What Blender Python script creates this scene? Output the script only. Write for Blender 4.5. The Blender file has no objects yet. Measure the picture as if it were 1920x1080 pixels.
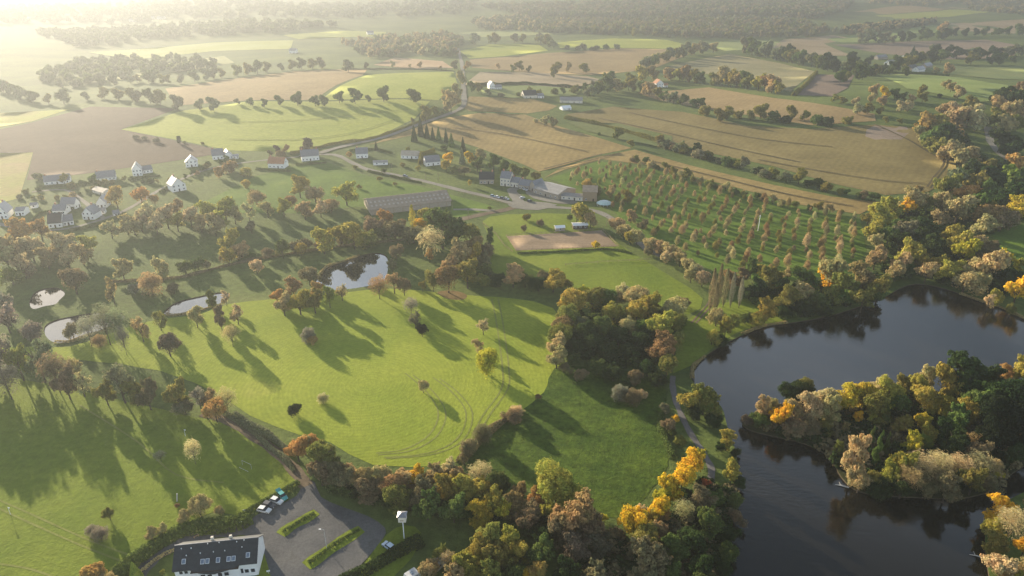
import bpy, math, random
import numpy as np
from mathutils import Vector
from mathutils.geometry import delaunay_2d_cdt

R = math.radians
scene = bpy.context.scene
COL = scene.collection
random.seed(11)

# ------------------------------------------------------------------ camera, sky, sun, exposure
F_PX, CAM_H, PITCH = 1280.0, 150.0, R(25.0)
cam_data = bpy.data.cameras.new('camera')
cam_data.sensor_width = 36.0
cam_data.lens = F_PX / 1920.0 * 36.0
cam_data.clip_start = 1.0
cam_data.clip_end = 60000.0
cam = bpy.data.objects.new('camera', cam_data)
COL.objects.link(cam)
cam.location = (0.0, 0.0, CAM_H)
cam.rotation_euler = (R(90.0) - PITCH, 0.0, 0.0)
scene.camera = cam

SUN_AZ, SUN_EL = R(-41.5), R(12.5)          # clockwise from +Y, above the horizon
world = bpy.data.worlds.new('World')
scene.world = world
world.use_nodes = True
wn = world.node_tree
sky = wn.nodes.new('ShaderNodeTexSky')
sky.sky_type = 'NISHITA'
sky.sun_disc = False
sky.sun_elevation = SUN_EL
sky.sun_rotation = SUN_AZ
sky.dust_density = 1.2
sky.air_density = 1.0
sky.ozone_density = 1.0
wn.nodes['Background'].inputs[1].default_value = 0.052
# unseen broken cloud, brightened to lift the sky reflected in the lake
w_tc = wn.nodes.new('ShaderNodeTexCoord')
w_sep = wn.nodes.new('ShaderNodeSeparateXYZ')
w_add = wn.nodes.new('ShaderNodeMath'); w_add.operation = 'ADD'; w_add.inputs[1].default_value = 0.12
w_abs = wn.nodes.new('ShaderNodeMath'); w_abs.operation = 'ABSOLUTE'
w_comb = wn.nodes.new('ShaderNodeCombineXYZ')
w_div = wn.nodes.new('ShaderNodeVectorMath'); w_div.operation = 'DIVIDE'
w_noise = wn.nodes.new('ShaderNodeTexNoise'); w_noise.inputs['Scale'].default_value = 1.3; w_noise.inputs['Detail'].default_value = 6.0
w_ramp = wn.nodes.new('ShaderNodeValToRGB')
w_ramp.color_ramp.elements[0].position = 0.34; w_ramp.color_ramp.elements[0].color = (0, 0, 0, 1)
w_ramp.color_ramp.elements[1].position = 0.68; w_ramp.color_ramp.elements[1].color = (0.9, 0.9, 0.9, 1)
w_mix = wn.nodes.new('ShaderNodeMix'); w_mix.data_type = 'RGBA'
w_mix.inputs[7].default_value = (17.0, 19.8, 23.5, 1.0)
wl = wn.links
wl.new(w_tc.outputs['Generated'], w_sep.inputs[0])
wl.new(w_sep.outputs[2], w_abs.inputs[0]); wl.new(w_abs.outputs[0], w_add.inputs[0])
for i_ in range(3): wl.new(w_add.outputs[0], w_comb.inputs[i_])
wl.new(w_tc.outputs['Generated'], w_div.inputs[0]); wl.new(w_comb.outputs[0], w_div.inputs[1])
wl.new(w_div.outputs[0], w_noise.inputs['Vector']); wl.new(w_noise.outputs[0], w_ramp.inputs[0])
w_low = wn.nodes.new('ShaderNodeMath'); w_low.operation = 'MULTIPLY_ADD'; w_low.use_clamp = True   # cloud thickened towards the unseen horizon to brighten the far lake's reflection
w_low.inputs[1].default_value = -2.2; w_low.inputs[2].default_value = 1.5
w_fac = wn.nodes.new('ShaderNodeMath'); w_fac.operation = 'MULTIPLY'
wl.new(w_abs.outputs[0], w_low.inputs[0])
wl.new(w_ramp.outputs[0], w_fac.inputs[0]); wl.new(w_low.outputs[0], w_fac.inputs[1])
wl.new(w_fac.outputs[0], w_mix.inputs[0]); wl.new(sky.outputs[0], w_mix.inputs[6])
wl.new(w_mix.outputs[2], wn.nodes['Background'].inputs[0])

sun_data = bpy.data.lights.new('sun', 'SUN')
sun_data.energy = 5.0
sun_data.angle = R(0.6)
sun_data.color = (1.0, 0.855, 0.64)
sun = bpy.data.objects.new('sun', sun_data)
COL.objects.link(sun)
sun_dir = Vector((math.sin(SUN_AZ) * math.cos(SUN_EL), math.cos(SUN_AZ) * math.cos(SUN_EL), math.sin(SUN_EL)))
sun.rotation_euler = sun_dir.to_track_quat('Z', 'Y').to_euler()

vs = scene.view_settings
vs.view_transform = 'Standard'
vs.look = 'None'
vs.exposure = 2.0
vs.gamma = 1.0
vs.use_curve_mapping = False

cy = scene.cycles
cy.max_bounces = 6
cy.diffuse_bounces = 2
cy.glossy_bounces = 2
cy.transmission_bounces = 3
cy.transparent_max_bounces = 8
cy.volume_bounces = 1
cy.use_denoising = True
cy.caustics_reflective = False
cy.caustics_refractive = False
cy.sample_clamp_indirect = 4.0
cy.use_adaptive_sampling = False

# ------------------------------------------------------------------ terrain and picking points on it
def sstep(t):
    t = np.clip(t, 0.0, 1.0)
    return t * t * (3.0 - 2.0 * t)

def height(x, y):
    x = np.asarray(x, float); y = np.asarray(y, float)
    m = sstep((y - 430.0) / 420.0)
    z = m * (4.0 * np.sin(x / 190.0 + 1.3) * np.cos(y / 230.0 + 0.4) + 4.0 * np.sin(x / 130.0 + y / 290.0) + 4.0)
    z = z + 20.0 * m * np.exp(-((x - 470.0) / 240.0) ** 2 - ((y - 760.0) / 220.0) ** 2)
    z = z + 9.0 * m * np.exp(-((x + 150.0) / 260.0) ** 2 - ((y - 900.0) / 200.0) ** 2)
    f = sstep((y - 1500.0) / 2200.0)
    z = z + f * (26.0 + 22.0 * np.sin(x / 820.0 + 0.9) + 10.0 * np.sin(x / 350.0 + y / 500.0))
    return z

_T = np.geomspace(90.0, 15000.0, 700)
def at(px, py, up=0.0):
    """Ground point seen at photo pixel (px, py); with up > 0 the point over which that pixel is `up` metres high."""
    u, v = (px - 960.0) / F_PX, (py - 540.0) / F_PX
    d = np.array([u, math.cos(PITCH) - v * math.sin(PITCH), -math.sin(PITCH) - v * math.cos(PITCH)])
    X, Y, Z = d[0] * _T, d[1] * _T, CAM_H + d[2] * _T
    g = Z - height(X, Y) - up
    k = np.nonzero(g <= 0.0)[0]
    if len(k) == 0:
        i = len(_T) - 1
        return Vector((X[i], Y[i], float(height(X[i], Y[i]))))
    i = max(int(k[0]), 1)
    t = _T[i - 1] + (_T[i] - _T[i - 1]) * g[i - 1] / (g[i - 1] - g[i])
    x, y = float(d[0] * t), float(d[1] * t)
    return Vector((x, y, float(height(x, y))))

def pxm(p):
    """Photo pixels per metre at a world point."""
    zc = p.y * math.cos(PITCH) - (p.z - CAM_H) * math.sin(PITCH)
    return F_PX / zc

def gz(x, y):
    return float(height(x, y))

# ------------------------------------------------------------------ small scene helpers
def link(o, parent=None):
    COL.objects.link(o)
    if parent is not None:
        o.parent = parent
    return o

def mesh_obj(name, verts, faces, mat=None, parent=None, smooth=False):
    me = bpy.data.meshes.new(name)
    me.from_pydata([tuple(v) for v in verts], [], [tuple(f) for f in faces])
    if mat is not None:
        me.materials.append(mat)
    if smooth:
        me.polygons.foreach_set('use_smooth', [True] * len(me.polygons))
    me.update()
    return link(bpy.data.objects.new(name, me), parent)

def tag(o, label=None, cat=None, group=None, kind=None):
    if label: o['label'] = label
    if cat: o['category'] = cat
    if group: o['group'] = group
    if kind: o['kind'] = kind
    return o

def empty(name, loc, rz=0.0, scale=None):
    o = bpy.data.objects.new(name, None)
    o.empty_display_size = 0.2
    o.location = loc
    o.rotation_euler = (0, 0, rz)
    if scale: o.scale = scale
    return link(o)

class MB:
    """collects simple solids into one mesh"""
    def __init__(self):
        self.v = []; self.f = []
    def box(self, x0, x1, y0, y1, z0, z1):
        n = len(self.v)
        self.v += [(x0,y0,z0),(x1,y0,z0),(x1,y1,z0),(x0,y1,z0),(x0,y0,z1),(x1,y0,z1),(x1,y1,z1),(x0,y1,z1)]
        self.f += [tuple(n+i for i in q) for q in ((0,3,2,1),(4,5,6,7),(0,1,5,4),(1,2,6,5),(2,3,7,6),(3,0,4,7))]
        return self
    def poly(self, pts):
        n = len(self.v); self.v += list(pts); self.f.append(tuple(range(n, n + len(pts)))); return self
    def prism(self, pts, d):
        """extrude a polygon by vector d"""
        n = len(self.v); k = len(pts)
        self.v += [tuple(p) for p in pts] + [tuple(p[i] + d[i] for i in range(3)) for p in pts]
        self.f.append(tuple(n + i for i in range(k))[::-1]); self.f.append(tuple(n + k + i for i in range(k)))
        for i in range(k):
            j = (i + 1) % k
            self.f.append((n + i, n + j, n + k + j, n + k + i))
        return self
    def tube(self, pts, radii, seg=6):
        n0 = len(self.v)
        for i, p in enumerate(pts):
            p = Vector(p)
            a = Vector(pts[max(i - 1, 0)]); b = Vector(pts[min(i + 1, len(pts) - 1)])
            d = (b - a).normalized()
            s = d.cross(Vector((0.31, 0.77, 0.21))).normalized(); t = d.cross(s)
            for k in range(seg):
                an = 2 * math.pi * k / seg
                q = p + (s * math.cos(an) + t * math.sin(an)) * radii[i]
                self.v.append((q.x, q.y, q.z))
        for i in range(len(pts) - 1):
            for k in range(seg):
                a = n0 + i * seg + k; b = n0 + i * seg + (k + 1) % seg
                self.f.append((a, b, b + seg, a + seg))
        self.f.append(tuple(n0 + (len(pts) - 1) * seg + k for k in range(seg)))
        return self
    def build(self, name, mat, parent=None, smooth=False):
        return mesh_obj(name, self.v, self.f, mat, parent, smooth)

# ------------------------------------------------------------------ materials
def new_mat(name):
    m = bpy.data.materials.new(name); m.use_nodes = True
    nt = m.node_tree
    for n in list(nt.nodes):
        nt.nodes.remove(n)
    out = nt.nodes.new('ShaderNodeOutputMaterial')
    return m, nt, out

def nd(nt, typ, **kw):
    n = nt.nodes.new(typ)
    for k, v in kw.items():
        if k.startswith('i_'):
            key = k[2:]
            n.inputs[int(key) if key.isdigit() else key.replace('_', ' ')].default_value = v
        else:
            setattr(n, k, v)
    return n

def ramp(nt, fac, stops):
    r = nt.nodes.new('ShaderNodeValToRGB')
    el = r.color_ramp.elements
    while len(el) < len(stops): el.new(0.5)
    for e, (p, c) in zip(el, stops):
        e.position = p; e.color = (c[0], c[1], c[2], 1.0)
    nt.links.new(fac, r.inputs[0])
    return r

def plain(name, col, rough=0.7, spec=0.3, var=0.15, scale=3.0, metal=0.0):
    m, nt, out = new_mat(name)
    b = nd(nt, 'ShaderNodeBsdfPrincipled')
    b.inputs['Roughness'].default_value = rough
    b.inputs['Specular IOR Level'].default_value = spec
    b.inputs['Metallic'].default_value = metal
    tc = nd(nt, 'ShaderNodeTexCoord')
    n = nd(nt, 'ShaderNodeTexNoise', i_Scale=scale, i_Detail=4.0)
    nt.links.new(tc.outputs['Object'], n.inputs['Vector'])
    r = ramp(nt, n.outputs[0], [(0.25, [c * (1 - var) for c in col]), (0.75, [min(1, c * (1 + var)) for c in col])])
    nt.links.new(r.outputs[0], b.inputs['Base Color'])
    nt.links.new(b.outputs[0], out.inputs[0])
    return m

def ground_mat(name, c1, c2, c3=None, scale=0.02, fine=0.35, stripe=None, bump=0.5, rings=None, grain=(0.78, 1.2)):
    """soil / grass / crop: large patches, fine grain, optional drilled rows (angle, spacing in metres, strength)"""
    m, nt, out = new_mat(name)
    L = nt.links
    geo = nd(nt, 'ShaderNodeNewGeometry')
    n1 = nd(nt, 'ShaderNodeTexNoise', i_Scale=scale, i_Detail=5.0, i_Roughness=0.62)
    n2 = nd(nt, 'ShaderNodeTexNoise', i_Scale=fine, i_Detail=6.0, i_Roughness=0.7)
    L.new(geo.outputs['Position'], n1.inputs['Vector'])
    L.new(geo.outputs['Position'], n2.inputs['Vector'])
    stops = [(0.32, c1), (0.62, c2)] + ([(0.78, c3)] if c3 else [])
    r1 = ramp(nt, n1.outputs[0], stops)
    r2 = ramp(nt, n2.outputs[0], [(0.28, [grain[0]] * 3), (0.72, [grain[1]] * 3)])
    mul = nd(nt, 'ShaderNodeMix', data_type='RGBA', blend_type='MULTIPLY')
    mul.inputs[0].default_value = 1.0
    L.new(r1.outputs[0], mul.inputs[6]); L.new(r2.outputs[0], mul.inputs[7])
    col = mul.outputs[2]
    hsum = n2.outputs[0]
    if stripe:
        ang, sp, st = stripe
        mp = nd(nt, 'ShaderNodeMapping'); mp.inputs['Rotation'].default_value = (0, 0, ang)
        L.new(geo.outputs['Position'], mp.inputs['Vector'])
        w = nd(nt, 'ShaderNodeTexWave', wave_type='BANDS', bands_direction='X')
        w.inputs['Scale'].default_value = 2 * math.pi / 20.0 / sp
        w.inputs['Distortion'].default_value = 2.2
        w.inputs['Detail'].default_value = 2.0
        w.inputs['Detail Scale'].default_value = 0.5
        L.new(mp.outputs[0], w.inputs['Vector'])
        r3 = ramp(nt, w.outputs[1], [(0.0, [1 - st] * 3), (1.0, [1 + st * 0.7] * 3)])
        m2 = nd(nt, 'ShaderNodeMix', data_type='RGBA', blend_type='MULTIPLY'); m2.inputs[0].default_value = 1.0
        L.new(col, m2.inputs[6]); L.new(r3.outputs[0], m2.inputs[7])
        col = m2.outputs[2]
    if rings:
        cx, cyy, sp, st = rings
        mp = nd(nt, 'ShaderNodeMapping'); mp.inputs['Location'].default_value = (-cx, -cyy, 0)
        L.new(geo.outputs['Position'], mp.inputs['Vector'])
        w = nd(nt, 'ShaderNodeTexWave', wave_type='RINGS', rings_direction='Z')
        w.inputs['Scale'].default_value = 2 * math.pi / 20.0 / sp
        w.inputs['Distortion'].default_value = 3.0; w.inputs['Detail'].default_value = 2.0; w.inputs['Detail Scale'].default_value = 0.12
        L.new(mp.outputs[0], w.inputs['Vector'])
        r4 = ramp(nt, w.outputs[1], [(0.0, [1 - st] * 3), (1.0, [1 + st] * 3)])
        m4 = nd(nt, 'ShaderNodeMix', data_type='RGBA', blend_type='MULTIPLY'); m4.inputs[0].default_value = 1.0
        L.new(col, m4.inputs[6]); L.new(r4.outputs[0], m4.inputs[7])
        col = m4.outputs[2]
    b = nd(nt, 'ShaderNodeBsdfPrincipled')
    b.inputs['Roughness'].default_value = 0.95
    b.inputs['Specular IOR Level'].default_value = 0.05
    L.new(col, b.inputs['Base Color'])
    n3 = nd(nt, 'ShaderNodeTexNoise', i_Scale=fine * 2.2, i_Detail=5.0, i_Roughness=0.75)
    L.new(geo.outputs['Position'], n3.inputs['Vector'])
    bp = nd(nt, 'ShaderNodeBump'); bp.inputs['Strength'].default_value = 1.0; bp.inputs['Distance'].default_value = bump
    L.new(n3.outputs[0], bp.inputs['Height'])
    L.new(bp.outputs[0], b.inputs['Normal'])
    L.new(b.outputs[0], out.inputs[0])
    return m

def water_mat(name, base, ripple=0.05, rough=0.06, ior=1.45):
    m, nt, out = new_mat(name)
    L = nt.links
    b = nd(nt, 'ShaderNodeBsdfPrincipled')
    b.inputs['Base Color'].default_value = (*base, 1)
    b.inputs['Roughness'].default_value = rough
    b.inputs['IOR'].default_value = ior
    geo = nd(nt, 'ShaderNodeNewGeometry')
    mp = nd(nt, 'ShaderNodeMapping'); mp.inputs['Scale'].default_value = (0.8, 1.7, 1.0); mp.inputs['Rotation'].default_value = (0, 0, 0.35)
    n = nd(nt, 'ShaderNodeTexNoise', i_Scale=0.55, i_Detail=4.0, i_Roughness=0.65)
    n2 = nd(nt, 'ShaderNodeTexNoise', i_Scale=0.018, i_Detail=3.0)
    L.new(geo.outputs['Position'], mp.inputs[0]); L.new(mp.outputs[0], n.inputs['Vector'])
    L.new(geo.outputs['Position'], n2.inputs['Vector'])
    r = ramp(nt, n2.outputs[0], [(0.35, (0.15,) * 3), (0.65, (1.0,) * 3)])
    mu = nd(nt, 'ShaderNodeMath', operation='MULTIPLY')
    L.new(n.outputs[0], mu.inputs[0]); L.new(r.outputs[0], mu.inputs[1])
    bp = nd(nt, 'ShaderNodeBump'); bp.inputs['Strength'].default_value = 1.0; bp.inputs['Distance'].default_value = ripple
    L.new(mu.outputs[0], bp.inputs['Height']); L.new(bp.outputs[0], b.inputs['Normal'])
    L.new(b.outputs[0], out.inputs[0])
    return m

def leaf_mat(name, transl=0.35, spread=0.5):
    """foliage coloured by the object's own colour, each leaf cluster a little different"""
    m, nt, out = new_mat(name)
    L = nt.links
    oi = nd(nt, 'ShaderNodeObjectInfo')
    geo = nd(nt, 'ShaderNodeNewGeometry')
    tc = nd(nt, 'ShaderNodeTexCoord')
    n = nd(nt, 'ShaderNodeTexNoise', i_Scale=4.5, i_Detail=2.0)
    L.new(tc.outputs['Object'], n.inputs['Vector'])
    rr = ramp(nt, geo.outputs['Random Per Island'], [(0.0, [1 - spread] * 3), (1.0, [1 + spread * 0.9] * 3)])
    rn = ramp(nt, n.outputs[0], [(0.3, (0.72, 0.86, 0.8)), (0.7, (1.28, 1.12, 1.1))])
    a = nd(nt, 'ShaderNodeMix', data_type='RGBA', blend_type='MULTIPLY'); a.inputs[0].default_value = 1.0
    c = nd(nt, 'ShaderNodeMix', data_type='RGBA', blend_type='MULTIPLY'); c.inputs[0].default_value = 1.0
    L.new(oi.outputs['Color'], a.inputs[6]); L.new(rr.outputs[0], a.inputs[7])
    L.new(a.outputs[2], c.inputs[6]); L.new(rn.outputs[0], c.inputs[7])
    d = nd(nt, 'ShaderNodeBsdfDiffuse'); t = nd(nt, 'ShaderNodeBsdfTranslucent')
    L.new(c.outputs[2], d.inputs[0]); L.new(c.outputs[2], t.inputs[0])
    mx = nd(nt, 'ShaderNodeMixShader'); mx.inputs[0].default_value = transl
    L.new(d.outputs[0], mx.inputs[1]); L.new(t.outputs[0], mx.inputs[2])
    L.new(mx.outputs[0], out.inputs[0])
    return m

M = {}
M['leaf'] = leaf_mat('foliage', 0.38, 0.2)
M['needle'] = leaf_mat('needles', 0.12, 0.35)
M['twig'] = leaf_mat('twigs', 0.35, 0.28)
M['bark'] = plain('bark', (0.075, 0.058, 0.042), 0.9, 0.1, 0.4, 6.0)
M['bark_pale'] = plain('pale bark', (0.42, 0.40, 0.36), 0.9, 0.1, 0.3, 6.0)
# ------------------------------------------------------------------ the setting
def smooth_poly(pts, closed=True, n=4):
    """Catmull-Rom through pixel points"""
    out = []; k = len(pts)
    rng = range(k) if closed else range(k - 1)
    for i in rng:
        if closed:
            p0, p1, p2, p3 = pts[i - 1], pts[i], pts[(i + 1) % k], pts[(i + 2) % k]
        else:
            p0, p1, p2, p3 = pts[max(i - 1, 0)], pts[i], pts[i + 1], pts[min(i + 2, k - 1)]
        for j in range(n):
            t = j / n
            out.append(tuple(0.5 * ((2 * b) + (-a + c) * t + (2 * a - 5 * b + 4 * c - d) * t * t + (-a + 3 * b - 3 * c + d) * t ** 3)
                             for a, b, c, d in zip(p0, p1, p2, p3)))
    if not closed:
        out.append(tuple(pts[-1]))
    return out

def world_poly(pts, smooth=0, closed=True):
    if smooth:
        pts = smooth_poly(pts, closed, smooth)
    return [at(*p) for p in pts]

def inside(poly, x, y):
    """vectorised point in polygon; poly list of (x, y)"""
    x = np.asarray(x, float); y = np.asarray(y, float)
    res = np.zeros(x.shape, bool)
    k = len(poly)
    for i in range(k):
        x1, y1 = poly[i][0], poly[i][1]; x2, y2 = poly[(i + 1) % k][0], poly[(i + 1) % k][1]
        if y1 == y2: continue
        c = ((y1 > y) != (y2 > y)) & (x < (x2 - x1) * (y - y1) / (y2 - y1) + x1)
        res ^= c
    return res

def densify(poly, step, jitter, rng):
    out = []
    k = len(poly)
    for i in range(k):
        a, b = poly[i], poly[(i + 1) % k]
        L = math.hypot(b[0] - a[0], b[1] - a[1]); n = max(1, int(L / step))
        nx, ny = (-(b[1] - a[1]) / (L + 1e-9), (b[0] - a[0]) / (L + 1e-9))
        for j in range(n):
            t = j / n; o = rng.uniform(-jitter, jitter) if j else 0.0
            out.append((a[0] + (b[0] - a[0]) * t + nx * o, a[1] + (b[1] - a[1]) * t + ny * o))
    return out

def cdt(points, loops):
    """points: free xy; loops: closed constraint loops. returns verts, tris"""
    vv = [Vector(p[:2]) for p in points]; ee = []
    for lp in loops:
        n = len(vv); vv += [Vector(p[:2]) for p in lp]
        ee += [(n + i, n + (i + 1) % len(lp)) for i in range(len(lp))]
    r = delaunay_2d_cdt(vv, ee, [], 0, 1e-4)
    return np.array([(v.x, v.y) for v in r[0]]), np.array([f for f in r[2] if len(f) == 3], int)

def sheet(name, pts, mat, off, smooth=0, jitter=0.0, world=False):
    """a sheet of ground cover draped on the terrain"""
    rng = random.Random(name + str(len(pts)) + str(pts[0]))
    poly = [(p[0], p[1]) for p in (pts if world else world_poly(pts, smooth))]
    xs = [p[0] for p in poly]; ys = [p[1] for p in poly]
    dist = math.hypot(sum(xs) / len(xs), sum(ys) / len(ys))
    s = max(5.0, 0.035 * dist)
    poly = densify(poly, s * 0.7, jitter, rng)
    gx, gy = np.meshgrid(np.arange(min(xs), max(xs), s), np.arange(min(ys), max(ys), s))
    gx = gx.ravel() + 0.011 * s; gy = gy.ravel() + 0.007 * s
    k = inside(poly, gx, gy)
    V, T = cdt(list(zip(gx[k], gy[k])), [poly])
    c = V[T].mean(axis=1)
    T = T[inside(poly, c[:, 0], c[:, 1])]
    a = V[T]; ar = (a[:,1,0]-a[:,0,0])*(a[:,2,1]-a[:,0,1]) - (a[:,2,0]-a[:,0,0])*(a[:,1,1]-a[:,0,1])
    T[ar < 0] = T[ar < 0][:, ::-1]
    z = height(V[:, 0], V[:, 1]) + off
    o = mesh_obj(name, np.c_[V, z], T.tolist(), mat, smooth=True)
    o['kind'] = 'structure'
    return o

def strip(name, pts, width, mat, off, smooth=4, z_extra=0.0, world=False):
    """a lane, path or track: a ribbon of given width (m) along a pixel polyline"""
    P = [Vector((p[0], p[1], 0)) for p in (pts if world else world_poly(pts, smooth, False))]
    # resample
    Q = [P[0]]
    for a, b in zip(P, P[1:]):
        L = (b - a).length; n = max(1, int(L / max(3.0, 0.015 * a.length)))
        Q += [a + (b - a) * (i + 1) / n for i in range(n)]
    v = []; f = []
    for i, p in enumerate(Q):
        d = (Q[min(i + 1, len(Q) - 1)] - Q[max(i - 1, 0)]).normalized()
        s = Vector((-d.y, d.x, 0)) * width * 0.5 * (1 + 0.12 * math.sin(i * 1.7) + 0.08 * math.sin(i * 0.61))
        for q in (p + s, p, p - s):
            v.append((q.x, q.y, gz(q.x, q.y) + off))
    for i in range(len(Q) - 1):
        for k in (0, 1):
            f.append((3 * i + k, 3 * i + k + 1, 3 * i + k + 4, 3 * i + k + 3))
    o = mesh_obj(name, v, [q[::-1] for q in f], mat, smooth=True)
    o['kind'] = 'structure'
    return o

G1, G2, G3 = (0.055, 0.088, 0.018), (0.105, 0.135, 0.026), (0.15, 0.15, 0.045)
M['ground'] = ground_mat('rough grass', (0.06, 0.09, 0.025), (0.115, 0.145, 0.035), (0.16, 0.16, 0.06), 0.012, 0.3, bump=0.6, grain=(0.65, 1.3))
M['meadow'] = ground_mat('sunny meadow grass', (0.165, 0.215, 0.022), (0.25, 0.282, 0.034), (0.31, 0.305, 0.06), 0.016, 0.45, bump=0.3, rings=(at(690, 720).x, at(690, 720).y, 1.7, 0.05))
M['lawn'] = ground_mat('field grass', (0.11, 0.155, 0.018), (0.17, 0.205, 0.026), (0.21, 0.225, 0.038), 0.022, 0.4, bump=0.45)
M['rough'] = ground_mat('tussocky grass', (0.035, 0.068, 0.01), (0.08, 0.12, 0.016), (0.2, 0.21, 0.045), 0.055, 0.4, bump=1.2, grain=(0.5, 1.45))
M['orchard_grass'] = ground_mat('orchard grass', (0.065, 0.112, 0.016), (0.105, 0.165, 0.022), (0.16, 0.195, 0.035), 0.03, 0.4, bump=0.4)
M['gravel'] = ground_mat('grey gravel', (0.075, 0.075, 0.078), (0.125, 0.122, 0.118), (0.085, 0.08, 0.068), 0.09, 1.2, bump=0.15)
M['lane'] = ground_mat('pale lane', (0.16, 0.15, 0.125), (0.22, 0.205, 0.17), None, 0.06, 0.9, bump=0.1)
M['dirt'] = ground_mat('earth track', (0.10, 0.075, 0.05), (0.17, 0.13, 0.085), None, 0.08, 0.9, bump=0.2)
M['asphalt'] = ground_mat('lake path', (0.11, 0.105, 0.10), (0.15, 0.14, 0.135), None, 0.1, 1.1, bump=0.05)
M['sand'] = ground_mat('riding sand', (0.19, 0.14, 0.09), (0.25, 0.185, 0.125), None, 0.06, 0.6, stripe=(1.5, 3.0, 0.06), bump=0.1)
M['leaf_litter'] = ground_mat('fallen leaves', (0.13, 0.095, 0.035), (0.19, 0.125, 0.05), None, 0.2, 1.5, bump=0.2)
M['shore'] = ground_mat('muddy bank', (0.05, 0.04, 0.025), (0.09, 0.07, 0.045), None, 0.2, 1.0, bump=0.2)
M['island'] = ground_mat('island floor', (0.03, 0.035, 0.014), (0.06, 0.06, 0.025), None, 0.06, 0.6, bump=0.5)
M['lake'] = water_mat('lake water', (0.008, 0.007, 0.005), 0.055, 0.06)
M['pond'] = water_mat('pond water', (0.03, 0.03, 0.025), 0.01, 0.03, 1.8)

# shorelines (photo pixels)
LAKE = [(1300, 688), (1322, 668), (1352, 648), (1392, 628), (1430, 613), (1475, 606), (1525, 598), (1568, 588), (1612, 574),
        (1660, 556), (1688, 540), (1716, 532), (1752, 536), (1788, 546), (1830, 562), (1874, 576), (1925, 600), (2040, 640),
        (2250, 720), (2300, 860), (2080, 900), (1975, 905), (1915, 925), (1868, 955), (1848, 1000), (1850, 1050), (1862, 1110), (1890, 1200),
        (1900, 1400), (1330, 1400), (1338, 1200), (1350, 1110), (1362, 1040), (1376, 970), (1384, 900), (1380, 850), (1364, 800), (1352, 762),
        (1320, 735), (1298, 712)]
ISLAND = [(1392, 792), (1420, 776), (1470, 768), (1530, 764), (1600, 760), (1680, 752), (1760, 740), (1850, 728), (1960, 718), (2080, 730), (2120, 780),
          (2020, 830), (1930, 868), (1892, 892), (1862, 918), (1800, 934), (1720, 932), (1650, 928), (1604, 918), (1576, 892), (1560, 862),
          (1530, 840), (1490, 826), (1440, 815), (1405, 805)]
POND_SMALL = [(55, 566), (66, 548), (88, 540), (110, 540), (122, 550), (112, 562), (104, 570), (84, 574), (62, 579)]
POND_LONG = [(84, 612), (104, 600), (140, 592), (190, 584), (226, 586), (234, 596), (222, 606), (196, 618), (165, 628), (128, 640), (102, 642), (86, 630)]
POND_MID = [(308, 584), (330, 567), (372, 556), (412, 548), (428, 550), (424, 562), (404, 572), (370, 582), (334, 590), (312, 590)]
POND_DARK = [(590, 534), (600, 515), (614, 500), (640, 492), (672, 480), (702, 474), (722, 478), (728, 492), (726, 512), (722, 526), (700, 534), (660, 541), (618, 543)]
WATERS = {'lake': LAKE, 'pond': POND_SMALL, 'pond.001': POND_LONG, 'pond.002': POND_MID, 'pond.003': POND_DARK}
W_WORLD = {k: [(p.x, p.y) for p in world_poly(v, 4)] for k, v in WATERS.items()}
ISL_W = [(p.x, p.y) for p in world_poly(ISLAND, 4)]

def build_ground():
    pts = [(0.0, 0.0)]
    r = 25.0; k = 0
    while r < 14000.0:
        n = 150
        for i in range(n):
            a = 2 * math.pi * (i + 0.5 * (k % 2)) / n
            pts.append((r * math.sin(a) + 0.013, r * math.cos(a) + 0.017))
        r *= 1.055; k += 1
    pts = np.array(pts)
    loops = list(W_WORLD.values()) + [ISL_W]
    keep = np.ones(len(pts), bool)
    V, T = cdt(pts[keep], loops)
    c = V[T].mean(axis=1)
    wet = np.zeros(len(T), bool)
    for w in W_WORLD.values():
        wet |= inside(w, c[:, 0], c[:, 1])
    wet &= ~inside(ISL_W, c[:, 0], c[:, 1])
    T = T[~wet]
    a = V[T]; ar = (a[:,1,0]-a[:,0,0])*(a[:,2,1]-a[:,0,1]) - (a[:,2,0]-a[:,0,0])*(a[:,1,1]-a[:,0,1])
    T[ar < 0] = T[ar < 0][:, ::-1]
    z = height(V[:, 0], V[:, 1])
    o = mesh_obj('ground', np.c_[V, z], T.tolist(), M['ground'], smooth=True)
    o['kind'] = 'structure'
    # banks
    m = MB()
    for lp in loops:
        for i in range(len(lp)):
            p, q = lp[i], lp[(i + 1) % len(lp)]
            m.poly([(p[0], p[1], 0.0), (q[0], q[1], 0.0), (q[0], q[1], -1.6), (p[0], p[1], -1.6)])
    b = m.build('shore_bank', M['shore']); b['kind'] = 'structure'
    for nme, lp in W_WORLD.items():
        cx = sum(p[0] for p in lp) / len(lp); cyy = sum(p[1] for p in lp) / len(lp)
        rng = random.Random(5)
        V, T = cdt([(cx, cyy)], [lp])
        c = V[T].mean(axis=1); T = T[inside(lp, c[:, 0], c[:, 1])]
        a = V[T]; ar = (a[:,1,0]-a[:,0,0])*(a[:,2,1]-a[:,0,1]) - (a[:,2,0]-a[:,0,0])*(a[:,1,1]-a[:,0,1])
        T[ar < 0] = T[ar < 0][:, ::-1]
        w = mesh_obj(nme.split('.')[0], np.c_[V, np.full(len(V), -0.45)], T.tolist(), M['lake' if nme == 'lake' else 'pond'])
        w['kind'] = 'structure'
build_ground()

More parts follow.
